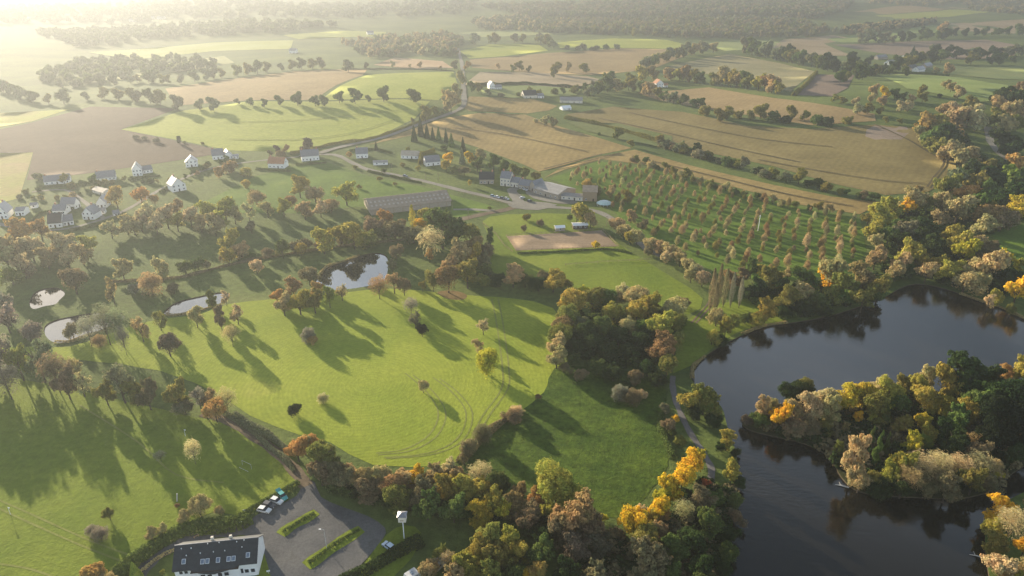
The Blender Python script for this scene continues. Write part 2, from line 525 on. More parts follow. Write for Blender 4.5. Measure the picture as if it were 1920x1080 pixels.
# --- near grassland
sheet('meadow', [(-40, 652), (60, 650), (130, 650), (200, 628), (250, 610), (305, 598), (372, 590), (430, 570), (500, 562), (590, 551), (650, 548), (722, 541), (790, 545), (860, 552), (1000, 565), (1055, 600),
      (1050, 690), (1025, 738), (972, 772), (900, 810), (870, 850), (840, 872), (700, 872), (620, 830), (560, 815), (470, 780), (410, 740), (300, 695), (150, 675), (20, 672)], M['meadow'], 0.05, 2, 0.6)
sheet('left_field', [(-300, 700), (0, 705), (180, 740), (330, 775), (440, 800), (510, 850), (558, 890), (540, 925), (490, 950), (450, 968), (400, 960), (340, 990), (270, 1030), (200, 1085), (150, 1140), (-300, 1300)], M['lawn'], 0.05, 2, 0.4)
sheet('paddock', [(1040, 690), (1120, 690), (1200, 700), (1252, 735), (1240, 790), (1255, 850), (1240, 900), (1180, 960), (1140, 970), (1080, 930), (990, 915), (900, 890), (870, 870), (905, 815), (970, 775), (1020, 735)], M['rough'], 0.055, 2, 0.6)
sheet('pond_lawn', [(-60, 560), (40, 530), (170, 520), (330, 520), (470, 480), (590, 462), (740, 440), (820, 430), (840, 470), (830, 540), (700, 560), (520, 575), (430, 590), (300, 600), (120, 655), (-60, 650)], M['lawn'], 0.03, 2, 0.5) if False else None
sheet('arena_paddock', [(905, 415), (950, 402), (1090, 402), (1115, 425), (1180, 470), (1260, 520), (1318, 560), (1290, 590), (1200, 560), (1110, 545), (1020, 530), (950, 520), (915, 500), (920, 450)], M['lawn'], 0.05, 2, 0.4)
sheet('village_green', [(600, 300), (690, 330), (800, 352), (930, 388), (850, 410), (840, 365), (700, 385), (560, 400), (430, 400), (380, 380), (480, 330)], M['orchard_grass'], 0.05, 1, 0.3)
sheet('bank_lawn', [(1280, 610), (1320, 575), (1400, 560), (1460, 570), (1480, 600), (1430, 608), (1385, 622), (1345, 645), (1300, 684), (1262, 700), (1260, 660)], M['lawn'], 0.05, 1, 0.2)
sheet('orchard_ground', [(1030, 335), (1120, 302), (1230, 318), (1350, 350), (1500, 388), (1612, 410), (1625, 470), (1600, 510), (1500, 525), (1420, 525), (1330, 505), (1240, 465), (1180, 425), (1150, 395), (1110, 365)], M['orchard_grass'], 0.06, 1, 0.4)
sheet('riding_arena', [(950, 443), (1128, 432), (1158, 462), (968, 470)], M['sand'], 0.10)
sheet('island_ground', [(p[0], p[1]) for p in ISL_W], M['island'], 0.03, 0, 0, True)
sheet('far_bank_field', [(1860, 440), (1925, 420), (2060, 430), (2060, 520), (1960, 510), (1900, 485)], M['orchard_grass'], 0.06, 2, 0.4)

# --- farmland: (name, pixel outline, material colours, rows)
def field(name, pts, c1, c2, rows=None, off=0.12, smooth=0, fine=0.25, bump=0.5, scale=0.012, c3=None):
    m = ground_mat(name + ' soil', c1, c2, c3, scale, fine, rows, bump)
    return sheet(name, pts, m, off, smooth, 0.0)
YG1, YG2 = (0.215, 0.25, 0.035), (0.28, 0.3, 0.055)
TAN1, TAN2 = (0.21, 0.148, 0.066), (0.285, 0.207, 0.095)
MZ1, MZ2 = (0.18, 0.128, 0.045), (0.29, 0.212, 0.08)
BR1, BR2 = (0.06, 0.04, 0.025), (0.088, 0.06, 0.036)
FIELDS = [
 ('crop_field', [(228, 243), (340, 208), (470, 190), (600, 191), (760, 186), (806, 190), (778, 222), (705, 258), (600, 276), (545, 286), (430, 282), (330, 262)], YG1, YG2, (1.25, 5, 0.036)),
 ('crop_field', [(600, 189), (640, 160), (690, 140), (850, 134), (858, 160), (822, 188), (760, 184)], YG1, YG2, (1.25, 5, 0.036)),
 ('stubble_field', [(310, 166), (420, 150), (560, 133), (690, 129), (680, 141), (630, 160), (590, 188), (470, 188), (330, 198)], TAN1, TAN2, (1.2, 6, 0.029)),
 ('ploughed_field', [(-60, 255), (60, 230), (170, 200), (335, 203), (226, 243), (330, 264), (430, 285), (300, 306), (160, 326), (50, 338), (62, 288), (-60, 285)], BR1, BR2, (1.0, 4, 0.036)),
 ('pale_crop_field', [(-80, 290), (62, 286), (36, 372), (-80, 400)], YG1, TAN2, (0.3, 5, 0.036)),
 ('pale_crop_field', [(0, 212), (130, 205), (60, 228), (-40, 244)], TAN2, YG2, None),
 ('maize_field', [(690, 272), (770, 243), (830, 222), (900, 212), (985, 215), (1045, 236), (1120, 258), (1185, 278), (1120, 291), (1045, 314), (1010, 322), (980, 308), (900, 278), (850, 262), (790, 250)], MZ1, MZ2, (0.2, 6, 0.050)),
 ('maize_field', [(865, 200), (880, 181), (1000, 186), (1045, 199), (1030, 207), (988, 213), (880, 208)], MZ1, MZ2, (0.2, 6, 0.043)),
 ('maize_field', [(1020, 334), (1050, 316), (1120, 294), (1190, 281), (1300, 312), (1450, 347), (1560, 369), (1655, 380), (1612, 402), (1500, 384), (1350, 344), (1230, 312), (1130, 299), (1060, 318)], MZ1, MZ2, (0.75, 6, 0.050)),
 ('maize_field', [(1060, 215), (1150, 200), (1280, 210), (1400, 236), (1520, 242), (1640, 234), (1715, 240), (1740, 270), (1790, 300), (1795, 325), (1740, 360), (1660, 366), (1560, 344), (1450, 312), (1330, 287), (1230, 256), (1120, 229)], (0.135, 0.106, 0.038), (0.21, 0.165, 0.062), (0.6, 5, 0.043)),
 ('harvested_patch', [(1625, 243), (1640, 236), (1700, 238), (1706, 248), (1690, 262), (1640, 262), (1622, 256)], (0.19, 0.15, 0.11), (0.26, 0.2, 0.15), None),
 ('maize_field', [(1195, 174), (1330, 164), (1450, 184), (1560, 199), (1640, 214), (1642, 227), (1520, 235), (1420, 219), (1310, 202), (1230, 187)], TAN1, TAN2, (0.6, 6, 0.036)),
 ('stubble_field', [(1255, 124), (1370, 101), (1460, 118), (1528, 134), (1482, 172), (1430, 162), (1350, 142), (1270, 132)], (0.17, 0.16, 0.075), (0.25, 0.22, 0.11), (0.9, 9, 0.058)),
 ('ploughed_field', [(1530, 140), (1602, 141), (1590, 165), (1560, 181), (1488, 178)], (0.12, 0.09, 0.07), (0.16, 0.12, 0.09), (0.4, 4, 0.036)),
 ('green_field', [(1645, 140), (1740, 140), (1800, 146), (1890, 160), (1885, 188), (1830, 192), (1780, 181), (1700, 166)], (0.14, 0.19, 0.05), (0.2, 0.24, 0.07), None),
 ('stubble_field', [(880, 112), (1020, 100), (1160, 91), (1262, 93), (1292, 102), (1220, 131), (1100, 141), (960, 134), (885, 127)], TAN1, TAN2, (1.3, 8, 0.029)),
 ('stubble_field', [(870, 160), (900, 135), (1000, 136), (1100, 143), (1130, 150), (1080, 165), (960, 158)], (0.25, 0.2, 0.12), (0.33, 0.26, 0.16), (1.3, 8, 0.029)),
 ('crop_field', [(862, 96), (920, 83), (1010, 84), (1028, 95), (940, 106), (880, 110)], YG1, YG2, None),
 ('crop_field', [(1045, 80), (1150, 72), (1250, 75), (1305, 88), (1262, 92), (1160, 90), (1050, 90)], YG1, YG2, None),
 ('stubble_field', [(700, 122), (740, 108), (830, 115), (850, 128), (780, 130)], (0.34, 0.22, 0.12), (0.4, 0.28, 0.16), None),
 ('green_field', [(1320, 82), (1400, 74), (1470, 80), (1440, 92), (1360, 96)], (0.18, 0.22, 0.07), (0.24, 0.27, 0.09), None),
 ('stubble_field', [(1430, 92), (1470, 74), (1560, 66), (1600, 72), (1545, 82), (1600, 105), (1500, 104)], TAN1, (0.3, 0.23, 0.14), (0.5, 8, 0.029)),
 ('ploughed_field', [(1560, 84), (1700, 78), (1850, 75), (1910, 85), (1900, 108), (1760, 112), (1650, 100)], (0.17, 0.13, 0.095), (0.23, 0.17, 0.12), (0.5, 8, 0.029)),
 ('green_field', [(1545, 74), (1640, 60), (1700, 63), (1690, 76), (1580, 80)], (0.16, 0.22, 0.06), (0.22, 0.27, 0.08), None),
 ('stubble_field', [(1600, 22), (1700, 11), (1790, 9), (1830, 14), (1760, 20), (1660, 27)], TAN1, TAN2, None),
 ('crop_field', [(1640, 29), (1760, 21), (1860, 17), (1850, 24), (1780, 32), (1660, 35)], YG1, YG2, None),
 ('stubble_field', [(1780, 44), (1925, 36), (1990, 40), (1990, 62), (1850, 62), (1790, 56)], TAN1, (0.3, 0.23, 0.14), None),
 ('green_field', [(1710, 52), (1765, 42), (1780, 52), (1760, 62), (1700, 62)], (0.16, 0.22, 0.06), (0.22, 0.27, 0.08), None),
 ('crop_field', [(165, 98), (400, 80), (550, 76), (545, 92), (400, 96), (250, 112)], YG2, (0.34, 0.36, 0.12), None),
 ('crop_field', [(530, 66), (650, 58), (725, 60), (720, 68), (560, 74)], YG1, YG2, None),
 ('green_field', [(760, 80), (830, 72), (860, 78), (850, 95), (770, 92)], YG1, (0.25, 0.27, 0.09), None),
 ('green_field', [(170, 130), (300, 120), (420, 105), (440, 118), (300, 140), (190, 155)], (0.24, 0.25, 0.1), (0.3, 0.3, 0.13), None),
 ('green_field', [(860, 62), (980, 54), (1080, 56), (1060, 64), (900, 70)], (0.2, 0.24, 0.08), (0.26, 0.28, 0.1), None),
 ('green_field', [(1700, 120), (1800, 125), (1920, 125), (1925, 150), (1860, 148), (1760, 136)], (0.12, 0.16, 0.05), (0.18, 0.2, 0.07), None),
 ('valley_pasture', [(900, 165), (1000, 160), (1090, 168), (1080, 180), (960, 184), (905, 178)], (0.13, 0.17, 0.05), (0.19, 0.22, 0.07), None),
 ('valley_pasture', [(1060, 228), (1160, 232), (1260, 256), (1260, 280), (1190, 268), (1100, 246)], (0.09, 0.12, 0.035), (0.14, 0.15, 0.05), None),
]
for i, (nm, pts, c1, c2, rows) in enumerate(FIELDS):
    field(nm, pts, c1, c2, rows, off=0.10 + 0.012 * i)

# --- lanes, paths, car park
strip('country_road', [(600, 288), (640, 276), (720, 258), (790, 232), (845, 213), (868, 200), (870, 180), (868, 150), (866, 120), (858, 90)], 6.0, M['lane'], 0.6)
strip('village_lane', [(560, 292), (625, 290), (660, 305), (690, 318), (740, 328), (800, 341), (860, 356), (920, 370), (975, 384), (1060, 390), (1110, 394), (1150, 412), (1180, 440), (1215, 468), (1240, 480)], 5.0, M['lane'], 0.14)
strip('farm_drive', [(975, 384), (968, 370), (960, 356), (985, 352), (1020, 362), (1070, 378)], 8.0, M['lane'], 0.15)
sheet('farm_yard', [(955, 380), (1000, 378), (1045, 384), (1010, 394), (962, 390)], M['lane'], 0.16, 2)
strip('barn_track', [(975, 386), (945, 394), (905, 402), (870, 410), (850, 411)], 6.0, M['dirt'], 0.14)
strip('barn_track', [(930, 396), (890, 393), (850, 393)], 4.0, M['lane'], 0.13)
sheet('farm_yard', [(985, 356), (1035, 362), (1085, 380), (1050, 382), (1000, 372)], M['lane'], 0.17, 2)
strip('lake_path', [(1330, 905), (1334, 880), (1318, 848), (1296, 815), (1278, 780), (1266, 750), (1261, 722), (1262, 705)], 2.2, M['asphalt'], 0.12)
strip('meadow_track', [(575, 912), (556, 886), (520, 850), (480, 820), (430, 790), (380, 775)], 4.0, M['dirt'], 0.10)
strip('village_street', [(-10, 418), (60, 432), (130, 428), (195, 410), (240, 392), (300, 356), (375, 322), (450, 306), (560, 294)], 3.6, M['lane'], 0.12)
strip('village_street', [(195, 410), (150, 372), (120, 356), (60, 360)], 3.0, M['lane'], 0.125)
strip('road', [(1852, 238), (1856, 262), (1870, 284), (1892, 300), (1930, 318)], 6.0, M['lane'], 0.3)
sheet('car_park', [(452, 1002), (478, 968), (520, 948), (556, 930), (572, 902), (590, 904), (602, 932), (640, 950), (690, 968), (722, 990), (718, 1010), (690, 1045), (655, 1085), (640, 1120), (510, 1120), (498, 1060), (484, 1012)], M['gravel'], 0.09, 2, 0.2)
strip('driveway', [(478, 990), (440, 996), (395, 1002), (350, 1012), (308, 1034), (276, 1060), (250, 1092)], 4.2, M['gravel'], 0.095)
strip('grass_verge', [(526, 1003), (545, 988), (570, 975), (594, 960)], 3.6, M['lawn'], 0.14, 2)
strip('grass_verge', [(574, 1062), (605, 1040), (640, 1016), (678, 992)], 4.0, M['lawn'], 0.14, 2)
sheet('grass_verge', [(482, 1012), (496, 1040), (510, 1090), (520, 1130), (492, 1130), (482, 1080), (476, 1020)], M['lawn'], 0.13, 2)
sheet('grass_verge', [(726, 1002), (760, 985), (790, 1000), (770, 1050), (700, 1110), (640, 1120), (690, 1048)], M['lawn'], 0.13, 2)
sheet('leaf_litter', [(820, 548), (850, 545), (875, 553), (868, 562), (838, 560)], M['leaf_litter'], 0.09, 3)
M['rut'] = ground_mat('crop wheel rut', (0.07, 0.055, 0.028), (0.1, 0.08, 0.04), None, 0.05, 0.6, bump=0.2)
for pts in ([(1772, 296), (1768, 312), (1752, 332), (1738, 352)], [(1640, 234), (1700, 262), (1738, 285), (1765, 300)], [(1420, 300), (1540, 322), (1660, 340), (1735, 345)], [(1020, 318), (1070, 305), (1130, 290)], [(1040, 318), (1090, 306), (1150, 291)], [(1180, 212), (1300, 238), (1430, 262), (1560, 276)], [(1120, 222), (1250, 250), (1380, 280), (1500, 305)], [(850, 240), (940, 252), (1040, 272), (1100, 285)], [(1210, 300), (1340, 332), (1480, 366), (1600, 388)], [(430, 262), (560, 262), (660, 250), (740, 225)], [(420, 230), (560, 226), (690, 214), (770, 205)]):
    strip('tramline', pts, 1.6, M['rut'] if pts[0][0] > 800 else M['lawn'], 0.75)
# worn wheel tracks in the meadow
M['worn'] = ground_mat('worn grass', (0.15, 0.17, 0.035), (0.2, 0.21, 0.055), None, 0.05, 0.6, bump=0.2)
for off in (0, 12):
    strip('wheel_track', [(922 + off, 560), (930 + off, 600), (936 + off, 640), (942 + off, 690), (940 + off, 730), (905 + off, 780), (880 + off, 830), (862 + off, 868)], 0.7, M['worn'], 0.09)
for k, (dx, dy) in enumerate(((0, 0), (14, 3), (52, 8), (64, 10))):
    strip('wheel_track', [(760 + dx, 700 + dy), (800 + dx * .9, 735), (822 + dx, 775), (805 + dx, 815 + dy), (760 + dx * .8, 842 + dy), (705 + dx * .3, 850 + dy)], 0.6, M['worn'], 0.09)
for pts in ([(-20, 930), (60, 965), (160, 1010), (240, 1040)], [(-20, 945), (55, 980), (150, 1022), (232, 1054)], [(-20, 1055), (60, 1068), (130, 1095)], [(150, 760), (260, 830), (330, 890), (420, 905)]):
    strip('wheel_track', pts, 0.6, M['worn'], 0.09)
for k in range(2):
    strip('wheel_track', [(1296 + 9 * k, 606), (1310 + 9 * k, 590), (1324 + 9 * k, 574), (1332 + 8 * k, 560)], 0.8, M['dirt'], 0.13)
# ------------------------------------------------------------------ tree and hedge templates
def quads(pos, nrm, size, rng, aspect=1.0, axis=None):
    """one small quad per position, facing nrm, turned at random (or long along axis)"""
    n = len(pos)
    nrm = nrm / (np.linalg.norm(nrm, axis=1, keepdims=True) + 1e-9)
    ref = rng.normal(size=(n, 3)) if axis is None else axis
    s = np.cross(nrm, ref); s /= (np.linalg.norm(s, axis=1, keepdims=True) + 1e-9)
    t = np.cross(nrm, s)
    sz = np.asarray(size).reshape(-1, 1) * np.ones((n, 1)) * 0.5
    a, b = s * sz, t * sz * aspect
    v = np.stack([pos - a - b, pos + a - b * 0.7, pos + a * 0.8 + b, pos - a * 0.7 + b * 0.9], axis=1).reshape(-1, 3)
    f = np.arange(4 * n).reshape(-1, 4)
    return v, f

def raw_mesh(name, v, f, mats):
    me = bpy.data.meshes.new(name)
    v = np.asarray(v, np.float32); f = np.asarray(f, np.int32)
    me.vertices.add(len(v)); me.vertices.foreach_set('co', v.ravel())
    k = f.shape[1]
    me.loops.add(f.size); me.loops.foreach_set('vertex_index', f.ravel())
    me.polygons.add(len(f)); me.polygons.foreach_set('loop_start', np.arange(0, f.size, k, dtype=np.int32))
    for m in mats: me.materials.append(m)
    me.update(calc_edges=True)
    return me

def lobe_set(kind, rng):
    L = []
    def add(x, y, z, rx, rz): L.append((x, y, z, rx, rx * rng.uniform(.85, 1.15), rz))
    if kind in ('oak', 'sparse'):
        add(0, 0, .54, .27, .28)
        n = 18
        for i in range(n):
            a = i * 2.4 + rng.uniform(-.4, .4); u = -.8 + 1.75 * ((i * 7) % n + .5) / n
            rr = math.sqrt(max(0, 1 - u * u * .75)) * rng.uniform(.22, .37)
            add(rr * math.cos(a), rr * math.sin(a), .53 + u * .33, rng.uniform(.08, .21), rng.uniform(.07, .16))
    elif kind == 'round':
        add(0, 0, .52, .40, .38)
        for i in range(8):
            a = i * 2.4 + rng.uniform(-.3, .3); u = rng.uniform(-.3, .9)
            rr = math.sqrt(1 - u * u) * .30
            add(rr * math.cos(a), rr * math.sin(a),   .52 + u * .28, rng.uniform(.15, .22), rng.uniform(.13, .18))
    elif kind == 'bush':
        for i in range(9):
            a = i * 2.4 + rng.uniform(-.4, .4); rr = math.sqrt((i + .3) / 9) * .34
            add(rr * math.cos(a), rr * math.sin(a), rng.uniform(.30, .62) * (1 - .5 * rr), rng.uniform(.17, .27), rng.uniform(.22, .34))
    elif kind == 'tall':
        for i in range(12):
            a = i * 2.4 + rng.uniform(-.4, .4); z = .26 + .62 * i / 11
            w = .34 * math.sin(math.pi * (.12 + .80 * (z - .1) / .95)) ** .7
            add(w * .75 * math.cos(a), w * .75 * math.sin(a), z, rng.uniform(.15, .23), rng.uniform(.09, .14))
    elif kind == 'willow':
        add(0, 0, .52, .42, .42)
        for i in range(9):
            a = i * 2.4; rr = rng.uniform(.22, .34)
            add(rr * math.cos(a), rr * math.sin(a), rng.uniform(.35, .68), rng.uniform(.16, .22), rng.uniform(.2, .28))
    return L

def crown(kind, seed, n, size):
    rng = np.random.default_rng(seed)
    if kind in ('oak', 'round', 'bush', 'tall', 'willow', 'sparse'):
        L0 = np.array(lobe_set(kind, rng))
        # boughs carry smaller sprays of very different sizes, so the outline is ragged
        sub = []
        for l in L0:
            for j in range(7 if n > 1000 else 3):
                e = rng.normal(size=3); e /= np.linalg.norm(e)
                if e[2] < -.3: e[2] *= -1
                k = rng.uniform(.22, .62)
                sub.append((*(l[:3] + e * l[3:6] * rng.uniform(.35, 1.12)), *(l[3:6] * k)))
        L = np.vstack([L0 * np.array((1, 1, 1, .92, .92, .92)), np.array(sub)])
        w = L[:, 3] * L[:, 5]; w /= w.sum()
        idx = rng.choice(len(L), n, p=w)
        d = rng.normal(size=(n, 3)); d /= np.linalg.norm(d, axis=1, keepdims=True)
        d[:, 2] = np.where(rng.random(n) < .45, np.abs(d[:, 2]), d[:, 2])
        rad = 1.0 - np.abs(rng.normal(0, .2, n)) + rng.normal(0, .09, n)
        pos = L[idx, :3] + d * L[idx, 3:6] * rad[:, None]
        if kind == 'sparse':
            k = np.sin(pos[:, 0] * 17 + seed) * np.sin(pos[:, 1] * 15) * np.sin(pos[:, 2] * 16) > -.12
            pos, d = pos[k], d[k]
        lo = {'bush': .01, 'willow': .06}.get(kind, .07)
        pos[:, 2] = np.maximum(pos[:, 2], lo + .06 * rng.random(len(pos)))
        nr = d + rng.normal(0, .38, d.shape)
        if kind == 'willow':
            ax = np.tile((0, 0, 1.0), (len(pos), 1)) + rng.normal(0, .25, (len(pos), 3))
            return quads(pos, d + rng.normal(0, .4, d.shape), size * rng.uniform(.4, .8, len(pos)), rng, 2.6, np.cross(nr, ax))
        return quads(pos, nr, size * rng.uniform(.55, 1.4, len(pos)), rng, rng.uniform(.7, 1.1))
    if kind in ('bare', 'shrubby'):
        # fine twigs fanning outwards
        d = rng.normal(size=(n, 3)); d /= np.linalg.norm(d, axis=1, keepdims=True)
        d[:, 2] = np.where(rng.random(n) < .6, np.abs(d[:, 2]), d[:, 2])
        lob = 1 + .16 * np.sin(d[:, 0] * 6 + seed) * np.sin(d[:, 1] * 7 + seed * 2) + .12 * np.sin(d[:, 2] * 9 + d[:, 0] * 5)
        rad = rng.random(n) ** .42 * lob
        c = np.array((0, 0, .58 if kind == 'bare' else .40)); e = np.array((.5, .5, .42 if kind == 'bare' else .56))
        pos = c + d * e * rad[:, None]
        pos[:, 2] = np.maximum(pos[:, 2], .02 + .1 * rng.random(n))
        out = pos - np.array((0, 0, .18 if kind == 'bare' else -.15)); out /= np.linalg.norm(out, axis=1, keepdims=True)
        out += rng.normal(0, .3, out.shape)
        nr = np.cross(out, rng.normal(size=(n, 3)))
        return quads(pos, nr, size * rng.uniform(.10, .2, n) * (1.0 if kind == 'bare' else 1.5), rng, 9.0 if kind == 'bare' else 5.0, np.cross(nr, out))
    if kind == 'poplar':
        z = .06 + .94 * rng.random(n) ** .85; a = rng.random(n) * 6.283
        w = .5 * np.minimum(1, (z + .05) * 2.5) * np.clip((1.04 - z) * 2.2, 0, 1) ** .7
        r = w * rng.random(n) ** .4 * (1 + .2 * np.sin(a * 3 + z * 14))
        pos = np.stack([r * np.cos(a), r * np.sin(a), z], 1)
        up = np.stack([np.cos(a) * .25, np.sin(a) * .25, np.ones(n)], 1) + rng.normal(0, .12, (n, 3))
        nr = np.cross(up, rng.normal(size=(n, 3)))
        return quads(pos * 1.0, nr, size * rng.uniform(.3, .6, n), rng, 2.2, np.cross(nr, up))
    if kind in ('conifer', 'ivy'):
        z = 1 - rng.random(n) ** (.55 if kind == 'conifer' else .85); a = rng.random(n) * 6.283
        tier = .80 + .20 * np.abs(np.sin(z * 22 + np.sin(a * 3)))
        prof = (1.02 - z) ** .85 if kind == 'conifer' else np.clip((1.03 - z) * 1.6, 0, 1) ** .6 * (.6 + .4 * np.sin(z * 17 + a))
        r = .5 * prof * tier * (1 - np.abs(rng.normal(0, .12, n)))
        pos = np.stack([r * np.cos(a), r * np.sin(a), .04 + z * .96], 1)
        nr = np.stack([np.cos(a), np.sin(a), np.full(n, .5)], 1) + rng.normal(0, .5, (n, 3))
        return quads(pos, nr, size * rng.uniform(.6, 1.3, n) * (.55 + .45 * (1 - z)), rng, 1.3)
    if kind == 'orchard':
        d = rng.normal(size=(n, 3)); d /= np.linalg.norm(d, axis=1, keepdims=True)
        rad = rng.random(n) ** .5 * (1 + .25 * np.sin(d[:, 0] * 5 + seed) * np.sin(d[:, 2] * 6 + seed))
        pos = np.array((0, 0, .56)) + d * np.array((.46, .46, .44)) * rad[:, None]
        pos[:, :2] *= (1.25 - .7 * pos[:, 2:3])
        nr = d + rng.normal(0, .6, d.shape)
        return quads(pos, nr, size * rng.uniform(.4, 1.1, n), rng, 1.2)

def trunk(kind, seed):
    rng = random.Random(seed)
    m = MB()
    t = {'bare': .016, 'poplar': .05, 'orchard': .02, 'conifer': .03, 'ivy': .05}.get(kind, .03)
    bend = rng.uniform(-.03, .03)
    top = {'poplar': .92, 'conifer': .95, 'ivy': .9, 'bush': .5, 'shrubby': .45}.get(kind, .62)
    m.tube([(0, 0, -.02), (0, 0, .06), (bend, bend * .5, top * .5), (bend * 1.5, bend, top)], [t * 1.45, t, t * .72, t * .32], 7)
    if kind not in ('poplar', 'conifer', 'ivy'):
        for i in range(7 if kind != 'bare' else 12):
            a = i * 2.4 + rng.uniform(-.3, .3); z0 = rng.uniform(.22, .5) * (top / .62)
            r1 = rng.uniform(.2, .34); z1 = z0 + rng.uniform(.15, .36)
            p0 = (bend * z0 * 2, bend * z0, z0); p1 = (r1 * .5 * math.cos(a), r1 * .5 * math.sin(a), z0 + (z1 - z0) * .6)
            p2 = (r1 * math.cos(a), r1 * math.sin(a), z1)
            m.tube([p0, p1, p2], [t * .55, t * .36, t * .14], 5)
            if kind in ('bare', 'sparse', 'orchard', 'shrubby'):
                for j in range(3):
                    b = a + rng.uniform(-.9, .9); r2 = r1 + rng.uniform(.03, .13)
                    m.tube([p1, ((p1[0] + r2 * math.cos(b)) * .5, (p1[1] + r2 * math.sin(b)) * .5, (p1[2] + z1) * .5 + .05), (r2 * math.cos(b), r2 * math.sin(b), z1 + rng.uniform(.0, .16))], [t * .3, t * .2, t * .08], 4)
    return m

LODS = {'near': (8500, .034), 'mid': (3200, .055), 'far': (1000, .10)}
SPEC = {'oak': ('leaf', 5, 1.0), 'round': ('leaf', 4, 1.0), 'bush': ('leaf', 4, 1.0), 'tall': ('leaf', 4, 1.0), 'willow': ('leaf', 2, 1.3), 'sparse': ('leaf', 4, .62),
        'bare': ('twig', 4, .3), 'shrubby': ('twig', 3, .8), 'poplar': ('twig', 2, .5), 'conifer': ('needle', 3, 1.0), 'ivy': ('leaf', 2, .8), 'orchard': ('twig', 5, .55)}
TEMPL = {}
def template(kind, lod, i):
    key = (kind, lod, i)
    if key not in TEMPL:
        mat, cnt, dens = SPEC[kind]
        n, s = LODS[lod]
        sd = sum(ord(c) for c in kind) * 13 + i * 7
        if kind in ('bare', 'shrubby'): s *= 1.6 if lod != 'far' else 1.2
        v, f = crown(kind, sd, int(n * dens), s)
        tr = trunk(kind, sd)
        tm = None
        if lod == 'far':
            nv = len(v)
            tb = MB(); t = {'poplar': .05, 'orchard': .025}.get(kind, .03)
            tb.tube([(0, 0, -.02), (0, 0, .5)], [t, t * .5], 4)
            v = np.vstack([v, np.array(tb.v)])
            q = [[a + nv for a in fc] for fc in tb.f if len(fc) == 4]
            f = np.vstack([f, np.array(q)])
            me = raw_mesh('tree', v, f, [M[mat], M['bark']])
            mi = np.zeros(len(f), np.int32); mi[-len(q):] = 1
            me.polygons.foreach_set('material_index', mi)
        else:
            me = raw_mesh('crown', v, f, [M[mat]])
            tm = bpy.data.meshes.new('trunk'); tm.from_pydata(tr.v, [], tr.f); tm.materials.append(M['bark'])
        TEMPL[key] = (me, tm)
    return TEMPL[key]

PAL = {  # name: (albedo, words for labels)
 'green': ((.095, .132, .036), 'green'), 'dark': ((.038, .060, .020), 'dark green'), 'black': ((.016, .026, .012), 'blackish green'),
 'olive': ((.20, .19, .05), 'olive'), 'yolive': ((.33, .285, .06), 'yellow-olive'), 'yellow': ((.44, .37, .045), 'yellow'),
 'gold': ((.62, .40, .035), 'golden'), 'orange': ((.41, .265, .085), 'orange'), 'rust': ((.29, .205, .09), 'rust-brown'),
 'red': ((.38, .11, .04), 'red'), 'brown': ((.205, .17, .09), 'brown'), 'tan': ((.38, .305, .14), 'tan'), 'pale': ((.46, .39, .20), 'pale tan'),
 'grey': ((.25, .23, .17), 'grey-brown'), 'plum': ((.145, .115, .078), 'dark reddish'), 'sage': ((.19, .20, .11), 'grey-green'),
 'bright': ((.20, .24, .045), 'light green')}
KW = {'oak': 'broad tree', 'round': 'round tree', 'bush': 'bush', 'tall': 'tall tree', 'willow': 'dome-shaped willow', 'sparse': 'thin-leaved tree', 'bare': 'bare tree',
      'shrubby': 'twiggy shrub', 'poplar': 'poplar', 'conifer': 'conifer', 'ivy': 'ivy-clad tree', 'orchard': 'orchard tree'}
NAME = {'oak': 'broadleaf_tree', 'round': 'broadleaf_tree', 'bush': 'bush', 'tall': 'broadleaf_tree', 'willow': 'willow_tree', 'sparse': 'broadleaf_tree', 'bare': 'bare_tree',
        'shrubby': 'shrub', 'poplar': 'poplar_tree', 'conifer': 'conifer_tree', 'ivy': 'ivy_tree', 'orchard': 'orchard_tree'}
ASPECT = {'oak': 1.05, 'round': 1.05, 'bush': .8, 'tall': 1.7, 'willow': .95, 'sparse': 1.25, 'bare': 1.25, 'shrubby': .8, 'poplar': 6.5, 'conifer': 2.0, 'ivy': 3.0, 'orchard': 1.4}
trng = random.Random(77)

def role(place):
    for k, n in (('island', 'island_tree'), ('lake', 'shore_tree'), ('bank', 'shore_tree'), ('shore', 'shore_tree'), ('hedge', 'hedgerow_tree'), ('row', 'hedgerow_tree'), ('grove', 'woodland_tree'), ('wood', 'woodland_tree'), ('belt', 'woodland_tree'),
                 ('house', 'garden_tree'), ('village', 'garden_tree'), ('hamlet', 'garden_tree'), ('caravan', 'garden_tree')):
        if k in place: return n
    return 'field_tree'

